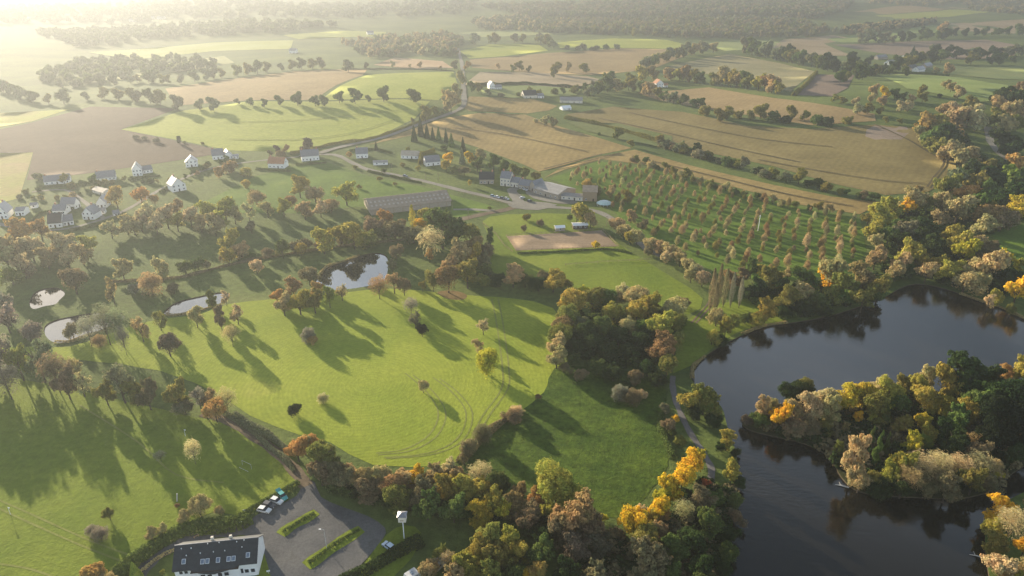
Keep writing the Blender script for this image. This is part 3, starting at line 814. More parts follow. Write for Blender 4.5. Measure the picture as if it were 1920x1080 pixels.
def tree_at(P, w, h, kind, col, label, group, lod=None):
    """a tree of crown width w and height h (metres) standing at P"""
    if lod is None:
        d = math.hypot(P.x, P.y)
        lod = 'near' if d < 330 else ('mid' if d < 560 else 'far')
    mat, cnt, dens = SPEC[kind]
    me, tm = template(kind, lod, trng.randrange(cnt))
    c = PAL[col][0]; k = trng.uniform(.85, 1.17); hs = trng.uniform(.93, 1.07)
    rgba = (c[0] * k * hs, c[1] * k / hs, c[2] * k, 1.0)
    rz = trng.uniform(0, 6.283)
    nm = role(group) if NAME[kind] == 'broadleaf_tree' else NAME[kind]
    cat = 'bush' if kind in ('bush', 'shrubby') else 'tree'
    if lod == 'far':
        o = bpy.data.objects.new(nm, me); o.color = rgba
        o.location = P - Vector((0, 0, .13 * h)); o.rotation_euler = (0, 0, rz); o.scale = (w, w, h * 1.06)
        link(o); tag(o, label, cat, group)
        return o
    if kind in ('oak', 'round', 'sparse'): P = P - Vector((0, 0, .06 * h))
    e = empty(nm, P, rz, (w, w * trng.uniform(.9, 1.1), h * 1.04))
    tag(e, label, cat, group)
    cr = bpy.data.objects.new('crown', me); cr.color = rgba; link(cr, e)
    tk = bpy.data.objects.new('trunk', tm); link(tk, e)
    return e

def ordn(n):
    s = 'th' if 10 <= n % 100 <= 20 else {1: 'st', 2: 'nd', 3: 'rd'}.get(n % 10, 'th')
    return f'{n}{s}'

COUNT = {}
def crowns(place, items, lod=None, k=1.0):
    """items: (cx, cy, width_px, kind, colour[, aspect]) with (cx, cy) the middle of the crown in the photograph"""
    items = [tuple(i) + (None,) * (6 - len(i)) for i in items]
    seen = {}
    for it in sorted(items, key=lambda i: i[0]):
        cx, cyy, w, kind, col, asp = it
        asp = asp or ASPECT[kind]
        P = at(cx, cyy)
        for _ in range(3):
            wm = w * .9 * k / pxm(P); hm = wm * asp * 1.06
            P = at(cx, cyy, hm * (.45 if kind in ('bush', 'shrubby', 'poplar', 'conifer', 'ivy', 'willow') else .58))
        key = (PAL[col][1], KW[kind])
        seen.setdefault(key, []).append((P, wm, hm, kind, col))
    for (cw, kw), lst in seen.items():
        for i, (P, wm, hm, kind, col) in enumerate(lst):
            if len(lst) == 1: lab = f'{cw} {kw} {place}'
            else: lab = f'{cw} {kw}, {ordn(i + 1)} from the left {place}'
            tree_at(P, wm, hm, kind, col, lab, 'trees ' + place, lod)

def treeline(place, pts, n, wpx, kinds, cols, end, jit=.35, lod=None, asp=(.9, 1.2)):
    """a row of n trees along a pixel polyline through the trunks' feet; `end` names the end it is counted from"""
    P = [at(*p) for p in smooth_poly(pts, False, 4)]
    acc = [0.0]
    for a, b in zip(P, P[1:]): acc.append(acc[-1] + (b - a).length)
    for i in range(n):
        s = (i + .5 + trng.uniform(-jit, jit)) / n * acc[-1]
        k = max(j for j in range(len(acc)) if acc[j] <= s); k = min(k, len(P) - 2)
        t = (s - acc[k]) / max(acc[k + 1] - acc[k], 1e-6)
        q = P[k].lerp(P[k + 1], t)
        kind = trng.choice(kinds); col = trng.choice(cols)
        w = (wpx[0] + (wpx[1] - wpx[0]) * trng.random()) / pxm(q)
        q = q + Vector((trng.uniform(-.2, .2) * w, trng.uniform(-.2, .2) * w, 0)); q.z = gz(q.x, q.y)
        h = w * ASPECT[kind] * trng.uniform(*asp)
        tree_at(q, w, h, kind, col, f'{PAL[col][1]} {KW[kind]}, {ordn(i + 1)} from the {end} {place}', 'trees ' + place, lod)

def hedge(label, pts, wm, hm, col, size=.5, dens=9.0, name='hedge', lumps=.35, smooth=4):
    """one continuous hedge: a leafy bank following a pixel polyline"""
    rng = np.random.default_rng(int(abs(pts[0][0] * 7 + pts[-1][1] * 13)))
    P = [at(*p) for p in smooth_poly(pts, False, smooth)]
    c0 = P[0]
    size = max(size, .55 / pxm(P[len(P) // 2]) * 1.2)
    vs_, fs_ = [], []; base = 0; run = 0.0
    for a, b in zip(P, P[1:]):
        L = (b - a).length
        n = max(6, int(L * (wm + 2 * hm) * dens * 1.3 / (size * size * 4 + .3)))
        n = min(n, 4000)
        t = rng.random(n); th = rng.random(n) * math.pi
        d = (b - a).normalized(); s = np.array((-d.y, d.x, 0.0))
        k = run + t * L
        bulge = 1 + lumps * (np.sin(k / (2.1 * wm + 1)) * .5 + np.sin(k / (.9 * wm + .6) + 1.7) * .5)
        r = (.75 + .3 * rng.random(n)) * bulge
        x = np.cos(th) * wm * .5 * r; z = np.sin(th) * hm * r
        c = np.outer(1 - t, np.array(a)) + np.outer(t, np.array(b))
        pos = c + np.outer(x, s); pos[:, 2] = height(pos[:, 0], pos[:, 1]) + np.maximum(z, .05)
        nr = np.outer(np.cos(th), s); nr[:, 2] += np.sin(th); nr = nr + rng.normal(0, .5, nr.shape)
        v, f = quads(pos - np.array(c0), nr, size * rng.uniform(.6, 1.4, n), rng)
        vs_.append(v); fs_.append(f + base); base += len(v); run += L
    me = raw_mesh(name, np.vstack(vs_), np.vstack(fs_), [M['leaf']])
    o = bpy.data.objects.new(name, me); o.location = c0
    c = PAL[col][0]; o.color = (*c, 1)
    link(o); tag(o, label, 'hedge')
    return o

def wood(label, poly, n, wm, hm, cols, name='distant_wood', leaves=90, size=.30, cat='wood'):
    """a far wood that reads as one mass"""
    rng = np.random.default_rng(int(poly[0][0]) + n)
    W = [(p.x, p.y) for p in (at(*q) for q in poly)]
    xs = [p[0] for p in W]; ys = [p[1] for p in W]
    pts = []
    tries = 0
    while len(pts) < n and tries < 60:
        x = rng.uniform(min(xs), max(xs), n * 3); y = rng.uniform(min(ys), max(ys), n * 3)
        k = inside(W, x, y); pts += list(zip(x[k], y[k])); tries += 1
    pts = np.array(pts[:n])
    z = height(pts[:, 0], pts[:, 1])
    src = [crown('bush' if cat == 'undergrowth' else 'oak', 900 + i, leaves, size) for i in range(4)]
    c0 = np.array((pts[:, 0].mean(), pts[:, 1].mean(), 0.0))
    groups = {}
    for i in range(len(pts)):
        groups.setdefault(int(rng.integers(len(cols))), []).append(i)
    for gi, idx in groups.items():
        V, Fc = [], []; base = 0
        for i in idx:
            v, f = src[i % 4]
            w = wm * rng.uniform(.75, 1.3); h = hm * rng.uniform(.8, 1.25); a = rng.uniform(0, 6.283)
            q = v.copy(); q[:, :2] = np.c_[v[:, 0] * math.cos(a) - v[:, 1] * math.sin(a), v[:, 0] * math.sin(a) + v[:, 1] * math.cos(a)] * w
            q[:, 2] = v[:, 2] * h * 1.05 - .1 * h
            V.append(q + np.array((pts[i, 0], pts[i, 1], z[i])) - c0); Fc.append(f + base); base += len(q)
        me = raw_mesh(name, np.vstack(V), np.vstack(Fc), [M['leaf']])
        o = bpy.data.objects.new(name, me); o.location = c0; o.color = (*PAL[cols[gi]][0], 1)
        link(o); tag(o, f'{label}, its {PAL[cols[gi]][1]} crowns' if cat == 'wood' else label, cat, kind='stuff')
# ------------------------------------------------------------------ trees, clump by clump
crowns('by the ponds on the left', [
 (20, 517, 52, 'bush', 'olive'), (135, 520, 60, 'round', 'brown'), (207, 540, 28, 'sparse', 'rust', 2.2), (227, 500, 46, 'oak', 'tan'), (252, 541, 30, 'bush', 'grey'),
 (282, 534, 46, 'shrubby', 'tan', 1.0), (325, 541, 30, 'bush', 'brown'), (300, 498, 40, 'oak', 'tan', 1.45), (365, 588, 38, 'oak', 'tan', 1.4), (411, 592, 28, 'tall', 'brown', 2.0),
 (396, 562, 22, 'tall', 'olive', 2.0), (443, 586, 36, 'sparse', 'pale'), (422, 556, 22, 'sparse', 'pale', 1.6), (433, 628, 36, 'bare', 'tan'), (297, 596, 38, 'sparse', 'olive'),
 (314, 643, 50, 'round', 'plum'), (262, 612, 38, 'sparse', 'tan', 1.6), (196, 606, 52, 'bare', 'sage', 1.6), (222, 610, 46, 'bare', 'sage', 1.8), (163, 618, 34, 'bare', 'grey', 1.9), (135, 622, 36, 'bush', 'brown', 1.1),
 (62, 622, 52, 'bush', 'grey'), (8, 592, 60, 'sparse', 'grey', 1.1), (2, 562, 50, 'sparse', 'grey'), (52, 508, 34, 'bush', 'brown'), (185, 640, 30, 'shrubby', 'tan'), (230, 636, 26, 'bare', 'grey', 2.4), (480, 496, 28, 'round', 'pale', 1.3)])
crowns('on the slope below the village', [
 (30, 432, 62, 'oak', 'orange'), (72, 425, 50, 'oak', 'orange'), (18, 462, 70, 'oak', 'tan'), (110, 455, 62, 'oak', 'pale'), (150, 470, 50, 'oak', 'tan'),
 (215, 365, 46, 'round', 'orange'), (262, 362, 36, 'round', 'orange'), (288, 372, 24, 'round', 'orange'), (270, 400, 50, 'oak', 'pale'), (310, 400, 52, 'oak', 'pale'), (330, 385, 34, 'oak', 'rust'), (385, 395, 50, 'oak', 'yolive'), (420, 388, 54, 'oak', 'yolive'), (400, 415, 50, 'oak', 'tan'), (250, 425, 46, 'bush', 'tan'),
 (430, 446, 48, 'oak', 'yolive', 1.0), (427, 478, 36, 'round', 'yolive'), (452, 470, 40, 'bush', 'tan'), (470, 424, 26, 'round', 'brown'), (528, 463, 32, 'round', 'green', 1.3), (563, 465, 26, 'round', 'yolive'),
 (605, 444, 54, 'oak', 'yolive', 1.15), (636, 436, 48, 'oak', 'yolive'), (662, 433, 62, 'oak', 'yolive', 1.05), (560, 345, 46, 'oak', 'yolive'), (648, 357, 56, 'oak', 'yolive', .95), (590, 365, 44, 'bush', 'tan'), (545, 375, 30, 'round', 'rust'), (410, 320, 24, 'round', 'orange'), (430, 310, 36, 'bush', 'rust'), (460, 320, 30, 'bush', 'yolive'), (480, 370, 40, 'bush', 'tan'), (620, 385, 40, 'bush', 'tan'), (460, 345, 24, 'bush', 'yolive')])
crowns('around the dark pond', [
 (578, 512, 42, 'round', 'brown'), (742, 472, 32, 'round', 'brown'), (735, 497, 25, 'round', 'brown'), (530, 566, 42, 'oak', 'tan', 1.25), (548, 534, 40, 'oak', 'rust'), (560, 562, 54, 'oak', 'yolive'), (588, 560, 52, 'oak', 'olive'), (616, 552, 34, 'sparse', 'bright', 1.5),
 (518, 552, 30, 'oak', 'orange'), (592, 540, 34, 'oak', 'orange'), (640, 545, 30, 'sparse', 'tan'), (710, 537, 44, 'bare', 'rust', 1.05), (738, 524, 42, 'sparse', 'tan'), (757, 533, 32, 'round', 'brown', 1.3), (792, 533, 22, 'sparse', 'olive')])
crowns('in the grove beside the dark pond', [
 (722, 404, 36, 'oak', 'orange'), (828, 418, 88, 'oak', 'green', 1.0), (803, 405, 50, 'oak', 'yolive'), (790, 420, 34, 'bush', 'gold'), (773, 412, 13, 'poplar', 'yellow', 3.8), (858, 430, 50, 'oak', 'dark'), (700, 425, 46, 'bush', 'brown'), (740, 430, 50, 'bush', 'brown'), (775, 440, 46, 'bush', 'brown'), (752, 418, 20, 'round', 'rust'), (690, 450, 40, 'bush', 'olive'),
 (808, 452, 54, 'bare', 'pale', 1.1), (805, 476, 22, 'sparse', 'orange', 1.4), (885, 434, 52, 'oak', 'olive'), (893, 456, 46, 'oak', 'rust'), (857, 472, 60, 'oak', 'tan'), (886, 474, 50, 'oak', 'yolive'), (906, 490, 40, 'bush', 'brown'), (840, 516, 54, 'round', 'rust', 1.15), (812, 524, 36, 'round', 'olive', 1.2), (876, 506, 62, 'oak', 'olive'), (845, 490, 40, 'oak', 'tan'), (919, 442, 18, 'tall', 'green', 2.4), (915, 470, 36, 'bush', 'brown'), (905, 512, 40, 'bush', 'green')], k=1.05)
crowns('in the hedge below the arena', [
 (905, 526, 30, 'bush', 'bright'), (935, 526, 36, 'bush', 'dark'), (962, 514, 54, 'oak', 'tan', .9), (985, 526, 40, 'bush', 'green'), (1010, 532, 44, 'bush', 'dark'), (1038, 524, 56, 'oak', 'yolive', .85), (1062, 532, 30, 'bush', 'olive'), (1018, 520, 30, 'bush', 'brown')])
crowns('alone on the sunny meadow', [
 (791, 617, 29, 'round', 'black', 1.0), (778, 596, 32, 'sparse', 'sage'), (770, 574, 32, 'bare', 'grey'), (906, 609, 32, 'sparse', 'pale', 1.2), (912, 678, 58, 'bush', 'yellow', 1.15), (896, 645, 30, 'sparse', 'tan'), (793, 722, 29, 'round', 'tan', 1.05), (552, 768, 34, 'bush', 'dark', .85), (605, 748, 26, 'shrubby', 'pale'),
 (578, 630, 30, 'shrubby', 'grey', 1.1), (586, 638, 26, 'bush', 'orange'), (1009, 744, 14, 'bush', 'brown')])
crowns('in the wood beside the lake path', [
 (1073, 563, 52, 'round', 'yolive'), (1068, 592, 50, 'round', 'olive'), (1112, 556, 50, 'round', 'olive'), (1096, 546, 26, 'round', 'yellow'), (1135, 556, 44, 'round', 'green'), (1158, 560, 36, 'bush', 'brown'), (1192, 553, 50, 'round', 'tan', .85), (1168, 545, 30, 'bush', 'pale'), (1220, 563, 46, 'oak', 'yolive'), (1195, 581, 46, 'round', 'yolive'), (1150, 585, 44, 'round', 'yolive'), (1240, 605, 58, 'oak', 'yolive', 1.1), (1240, 648, 58, 'oak', 'rust', 1.0), (1265, 575, 46, 'round', 'tan'), (1282, 568, 26, 'bush', 'brown'), (1270, 602, 40, 'round', 'olive'),
 (1054, 606, 42, 'round', 'rust'), (1086, 606, 38, 'oak', 'sage'), (1049, 626, 46, 'round', 'olive'), (1043, 644, 46, 'oak', 'tan'), (1044, 667, 42, 'oak', 'tan'), (1058, 690, 26, 'bush', 'brown'), (1102, 622, 46, 'round', 'dark'), (1130, 612, 46, 'round', 'green'), (1112, 644, 46, 'bush', 'dark'), (1180, 610, 38, 'round', 'tan'), (1160, 632, 44, 'bush', 'dark'), (1202, 640, 44, 'bush', 'dark'), (1205, 612, 40, 'round', 'green'), (1080, 650, 40, 'bush', 'dark'), (1140, 660, 40, 'bush', 'dark'), (1185, 662, 36, 'bush', 'dark'), (1225, 585, 36, 'oak', 'olive'), (1215, 692, 40, 'bush', 'dark'), (1090, 702, 30, 'bush', 'brown'), (1150, 700, 40, 'bush', 'dark'), (1252, 682, 40, 'round', 'olive'), (1268, 640, 44, 'round', 'olive'), (1232, 712, 36, 'bush', 'dark'), (1120, 690, 36, 'bush', 'green'), (1190, 706, 36, 'bush', 'brown')], k=1.15)  # dark greens inside the wood carry its shade in their crown colour
crowns('beside the lake path', [
 (1162, 738, 38, 'shrubby', 'grey', .9), (1186, 746, 40, 'shrubby', 'brown', .8), (1172, 726, 30, 'bush', 'dark'), (1202, 740, 28, 'bush', 'pale'), (1296, 748, 56, 'oak', 'yolive'), (1322, 745, 66, 'oak', 'olive'), (1334, 762, 48, 'oak', 'olive'), (1332, 752, 26, 'round', 'tan'), (1300, 775, 40, 'bush', 'dark'), (1340, 790, 40, 'bush', 'dark'),
 (1255, 795, 38, 'oak', 'brown'), (1268, 785, 18, 'bush', 'gold'), (1275, 826, 28, 'bush', 'olive'), (1246, 766, 24, 'bush', 'sage'), (1364, 822, 34, 'tall', 'yolive', 1.5), (1373, 882, 36, 'tall', 'yolive', 1.5), (1352, 838, 26, 'bush', 'dark'), (1380, 850, 24, 'bush', 'dark'), (1262, 812, 20, 'bush', 'green'), (1386, 905, 34, 'bush', 'dark'), (1380, 940, 40, 'bush', 'green'), (1378, 970, 38, 'bush', 'brown'), (1370, 1000, 44, 'bush', 'dark'), (1366, 1035, 42, 'bush', 'green'), (1356, 1070, 46, 'bush', 'dark'), (1346, 1105, 46, 'bush', 'brown')])
crowns('in the golden lakeside row', [
 (1294, 868, 56, 'oak', 'gold', 1.2), (1308, 855, 34, 'oak', 'yellow'), (1280, 892, 56, 'oak', 'gold'), (1256, 912, 56, 'oak', 'gold', 1.05), (1243, 925, 40, 'oak', 'yellow'), (1236, 948, 50, 'oak', 'gold', 1.15), (1186, 976, 58, 'round', 'gold', 1.15), (1205, 958, 34, 'sparse', 'pale'), (1222, 972, 40, 'oak', 'yolive'), (1246, 965, 30, 'oak', 'orange'), (1322, 908, 24, 'oak', 'red'), (1284, 958, 44, 'bare', 'pale', 1.0), (1310, 935, 60, 'oak', 'brown'), (1340, 935, 44, 'bush', 'green'), (1330, 975, 60, 'oak', 'green'), (1210, 1008, 60, 'round', 'olive'), (1240, 995, 44, 'oak', 'tan'), (1216, 1048, 86, 'oak', 'brown'), (1262, 1030, 60, 'oak', 'green'), (1300, 1010, 66, 'oak', 'dark'), (1258, 1070, 50, 'oak', 'green'), (1310, 1060, 60, 'oak', 'dark'), (1320, 1100, 60, 'oak', 'green'), (1131, 970, 20, 'bush', 'yellow')], k=1.12)
crowns('in the hedgerow above the car park', [
 (556, 838, 52, 'oak', 'orange'), (570, 830, 44, 'oak', 'tan'), (585, 825, 40, 'oak', 'orange'), (606, 850, 70, 'oak', 'olive', 1.15), (600, 880, 60, 'oak', 'brown'), (625, 885, 50, 'oak', 'brown'), (648, 895, 50, 'oak', 'brown'), (655, 880, 40, 'oak', 'tan'), (680, 892, 54, 'oak', 'rust'), (690, 915, 54, 'oak', 'brown'), (716, 892, 50, 'oak', 'tan'), (735, 905, 56, 'oak', 'rust'), (760, 895, 50, 'oak', 'tan'), (778, 890, 44, 'oak', 'gold'), (745, 930, 60, 'oak', 'olive'), (790, 920, 60, 'oak', 'brown'), (808, 890, 50, 'oak', 'tan'), (836, 878, 46, 'oak', 'pale'), (832, 910, 56, 'oak', 'yolive'), (860, 890, 46, 'oak', 'tan'), (870, 915, 56, 'oak', 'yolive'), (900, 888, 48, 'bare', 'pale', 1.0), (905, 915, 52, 'oak', 'yolive'), (935, 905, 54, 'oak', 'green'), (922, 935, 56, 'oak', 'yolive'), (945, 950, 50, 'oak', 'yellow'), (970, 920, 44, 'oak', 'rust'), (966, 948, 56, 'oak', 'rust'), (1000, 935, 50, 'oak', 'orange'), (990, 965, 60, 'oak', 'brown'), (1042, 922, 84, 'willow', 'yolive', .95), (1030, 955, 50, 'oak', 'yolive'), (1076, 960, 90, 'oak', 'rust', 1.15), (1054, 990, 70, 'oak', 'brown'), (1100, 985, 76, 'oak', 'brown'), (1120, 1020, 60, 'oak', 'plum'), (1075, 1025, 70, 'oak', 'plum'), (850, 950, 60, 'oak', 'green'), (900, 960, 56, 'oak', 'yellow'), (1020, 1000, 50, 'oak', 'dark'), (800, 945, 60, 'oak', 'green'), (878, 840, 40, 'bush', 'brown', 1.1), (905, 815, 36, 'shrubby', 'brown', 1.0), (962, 782, 36, 'bush', 'brown'), (968, 772, 26, 'shrubby', 'pale')], k=1.1)
crowns('among the caravans', [
 (910, 1005, 62, 'oak', 'olive', 1.2), (895, 1030, 66, 'oak', 'yolive'), (950, 1012, 54, 'oak', 'yolive'), (935, 1040, 66, 'oak', 'olive'), (975, 1030, 54, 'oak', 'yolive'), (1015, 1030, 62, 'oak', 'green'), (870, 1060, 60, 'oak', 'yolive'), (826, 1035, 34, 'sparse', 'olive'), (838, 1050, 30, 'bare', 'pale'), (932, 1050, 40, 'sparse', 'yolive'), (806, 1068, 44, 'bush', 'tan'), (845, 1085, 60, 'oak', 'tan'), (915, 1075, 60, 'oak', 'olive'), (960, 1075, 50, 'oak', 'green'), (1010, 1066, 46, 'oak', 'orange', 1.2), (988, 1085, 40, 'oak', 'gold'), (1060, 1070, 60, 'oak', 'dark'), (1110, 1075, 60, 'oak', 'brown')], k=1.1)
crowns('in the belt along the left field', [
 (-10, 666, 70, 'sparse', 'grey', 1.45), (30, 671, 62, 'sparse', 'olive', 1.45), (70, 671, 66, 'sparse', 'sage', 1.45), (10, 714, 60, 'bare', 'grey'), (100, 696, 60, 'bare', 'brown', 1.4), (120, 711, 56, 'oak', 'brown', 1.45), (150, 714, 50, 'sparse', 'pale'), (222, 708, 70, 'sparse', 'sage', 1.45), (195, 731, 44, 'oak', 'olive', 1.45), (250, 731, 44, 'oak', 'olive', 1.45), (275, 735, 50, 'oak', 'brown', 1.45), (330, 735, 56, 'oak', 'olive', 1.45), (345, 763, 44, 'bush', 'sage'), (372, 742, 44, 'sparse', 'grey', 1.45), (402, 766, 50, 'round', 'orange', 1.1), (424, 750, 44, 'bare', 'tan'), (390, 743, 40, 'sparse', 'tan'), (-50, 686, 70, 'oak', 'olive', 1.45), (-90, 706, 70, 'sparse', 'grey', 1.45), (140, 684, 34, 'sparse', 'tan')])
crowns('on the left field by the lane', [
 (203, 962, 27, 'round', 'olive', 1.15), (172, 995, 26, 'shrubby', 'grey'), (188, 1002, 34, 'shrubby', 'grey', .8), (282, 1000, 32, 'oak', 'tan', 1.0), (302, 992, 30, 'oak', 'tan', 1.0), (372, 948, 52, 'round', 'tan', 1.0), (345, 968, 34, 'round', 'tan', 1.0), (410, 958, 24, 'bush', 'tan'), (175, 1075, 54, 'oak', 'orange'), (205, 1085, 40, 'oak', 'tan'), (252, 1072, 30, 'conifer', 'bright', 1.5), (361, 845, 34, 'bare', 'pale', 1.7), (300, 855, 26, 'bare', 'grey', .9), (332, 948, 12, 'bush', 'rust'), (305, 1072, 11, 'bush', 'bright')])
crowns('on the island in the lake', [
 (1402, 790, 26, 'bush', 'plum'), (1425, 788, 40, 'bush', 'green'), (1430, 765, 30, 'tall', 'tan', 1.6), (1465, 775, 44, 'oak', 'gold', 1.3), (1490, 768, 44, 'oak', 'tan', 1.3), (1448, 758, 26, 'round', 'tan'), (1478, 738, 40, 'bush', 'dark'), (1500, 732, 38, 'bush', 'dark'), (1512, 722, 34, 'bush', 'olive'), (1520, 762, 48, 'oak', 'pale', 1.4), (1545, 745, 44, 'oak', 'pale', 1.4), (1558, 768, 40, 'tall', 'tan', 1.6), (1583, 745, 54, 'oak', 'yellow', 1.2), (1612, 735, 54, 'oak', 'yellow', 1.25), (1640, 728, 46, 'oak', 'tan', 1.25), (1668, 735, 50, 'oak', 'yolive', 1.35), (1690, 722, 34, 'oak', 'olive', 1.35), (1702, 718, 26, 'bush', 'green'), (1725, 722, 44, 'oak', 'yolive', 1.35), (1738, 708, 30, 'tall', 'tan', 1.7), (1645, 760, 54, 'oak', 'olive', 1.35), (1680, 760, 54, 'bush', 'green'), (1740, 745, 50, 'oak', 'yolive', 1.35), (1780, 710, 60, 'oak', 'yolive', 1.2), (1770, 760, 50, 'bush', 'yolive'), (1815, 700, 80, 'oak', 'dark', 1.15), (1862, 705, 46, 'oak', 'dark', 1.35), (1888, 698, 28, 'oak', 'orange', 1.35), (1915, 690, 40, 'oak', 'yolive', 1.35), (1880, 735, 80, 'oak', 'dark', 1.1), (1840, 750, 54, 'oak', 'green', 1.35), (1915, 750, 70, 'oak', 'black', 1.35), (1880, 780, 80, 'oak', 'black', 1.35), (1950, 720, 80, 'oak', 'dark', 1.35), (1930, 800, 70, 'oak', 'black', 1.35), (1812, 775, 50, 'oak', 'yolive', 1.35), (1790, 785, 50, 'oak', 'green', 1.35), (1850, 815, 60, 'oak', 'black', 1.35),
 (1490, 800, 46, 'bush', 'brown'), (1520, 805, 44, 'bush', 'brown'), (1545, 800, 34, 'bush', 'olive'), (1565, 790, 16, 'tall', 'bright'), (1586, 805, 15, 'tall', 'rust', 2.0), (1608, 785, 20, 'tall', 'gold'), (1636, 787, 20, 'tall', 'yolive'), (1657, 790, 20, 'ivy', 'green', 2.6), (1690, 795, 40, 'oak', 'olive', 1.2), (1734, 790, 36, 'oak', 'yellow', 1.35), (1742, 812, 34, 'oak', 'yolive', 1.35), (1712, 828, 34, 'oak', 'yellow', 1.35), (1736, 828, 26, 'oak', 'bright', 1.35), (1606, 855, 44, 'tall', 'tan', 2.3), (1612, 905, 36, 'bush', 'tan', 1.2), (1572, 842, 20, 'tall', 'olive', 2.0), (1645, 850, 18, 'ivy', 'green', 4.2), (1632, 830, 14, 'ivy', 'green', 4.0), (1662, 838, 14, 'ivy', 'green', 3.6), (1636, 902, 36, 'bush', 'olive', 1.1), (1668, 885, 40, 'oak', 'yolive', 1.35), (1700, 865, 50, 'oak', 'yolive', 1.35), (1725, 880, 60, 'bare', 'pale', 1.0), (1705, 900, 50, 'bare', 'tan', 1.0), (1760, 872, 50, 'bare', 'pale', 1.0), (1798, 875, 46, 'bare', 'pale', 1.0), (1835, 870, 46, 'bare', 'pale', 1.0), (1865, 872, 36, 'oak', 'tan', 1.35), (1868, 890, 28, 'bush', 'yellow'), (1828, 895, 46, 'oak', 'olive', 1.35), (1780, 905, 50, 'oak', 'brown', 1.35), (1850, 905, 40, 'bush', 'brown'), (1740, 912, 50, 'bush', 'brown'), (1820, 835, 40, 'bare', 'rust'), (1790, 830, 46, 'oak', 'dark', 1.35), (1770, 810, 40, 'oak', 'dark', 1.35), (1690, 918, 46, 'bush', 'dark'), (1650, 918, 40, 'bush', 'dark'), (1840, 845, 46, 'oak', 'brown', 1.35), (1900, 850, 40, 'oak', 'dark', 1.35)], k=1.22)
crowns('on the near right bank', [
 (1878, 955, 60, 'oak', 'gold', 1.1), (1862, 985, 46, 'oak', 'yolive'), (1898, 985, 60, 'bare', 'pale', 1.3), (1868, 1015, 50, 'oak', 'olive'), (1925, 1020, 50, 'oak', 'gold'), (1880, 1060, 66, 'oak', 'pale'), (1915, 1065, 56, 'oak', 'tan'), (1935, 960, 50, 'oak', 'tan'), (1905, 1100, 60, 'oak', 'yolive')], k=1.1)
crowns('along the north shore', [
 (1335, 552, 13, 'poplar', 'brown'), (1348, 544, 13, 'poplar', 'brown'), (1360, 545, 11, 'poplar', 'brown'), (1373, 548, 10, 'poplar', 'grey'), (1389, 552, 9, 'poplar', 'grey'), (1341, 567, 10, 'poplar', 'brown'), (1344, 595, 38, 'bush', 'tan', 1.0), (1372, 520, 40, 'oak', 'rust'), (1392, 515, 30, 'oak', 'brown'), (1362, 610, 28, 'tall', 'yolive', 1.5), (1378, 598, 26, 'sparse', 'olive'), (1336, 632, 30, 'bush', 'yolive', 1.1), (1398, 598, 20, 'bush', 'green', 1.1), (1437, 580, 44, 'oak', 'yolive', 1.15), (1422, 600, 34, 'bush', 'yolive'), (1352, 640, 26, 'bush', 'dark'),
 (1445, 520, 54, 'oak', 'olive', 1.1), (1428, 505, 30, 'oak', 'yolive'), (1410, 500, 24, 'tall', 'green'), (1478, 510, 26, 'oak', 'tan'), (1508, 520, 56, 'oak', 'green', 1.0), (1470, 535, 44, 'oak', 'dark'), (1498, 545, 50, 'oak', 'tan', .9), (1475, 555, 50, 'oak', 'olive'), (1515, 545, 40, 'oak', 'tan'), (1535, 565, 44, 'bush', 'green'), (1565, 505, 64, 'oak', 'tan', 1.1), (1555, 515, 46, 'oak', 'gold'), (1585, 530, 60, 'oak', 'olive'), (1612, 505, 46, 'oak', 'rust', 1.1), (1625, 525, 44, 'oak', 'brown'), (1560, 550, 46, 'bush', 'olive'), (1590, 560, 44, 'bush', 'green'), (1620, 555, 50, 'oak', 'olive'), (1650, 535, 46, 'oak', 'olive', 1.2), (1640, 550, 40, 'bush', 'green'), (1505, 580, 40, 'bush', 'dark'), (1470, 585, 30, 'bush', 'dark'), (1545, 582, 36, 'bush', 'dark'), (1440, 545, 36, 'bush', 'dark'), (1420, 535, 36, 'oak', 'dark'), (1405, 550, 30, 'bush', 'dark')], k=1.12)
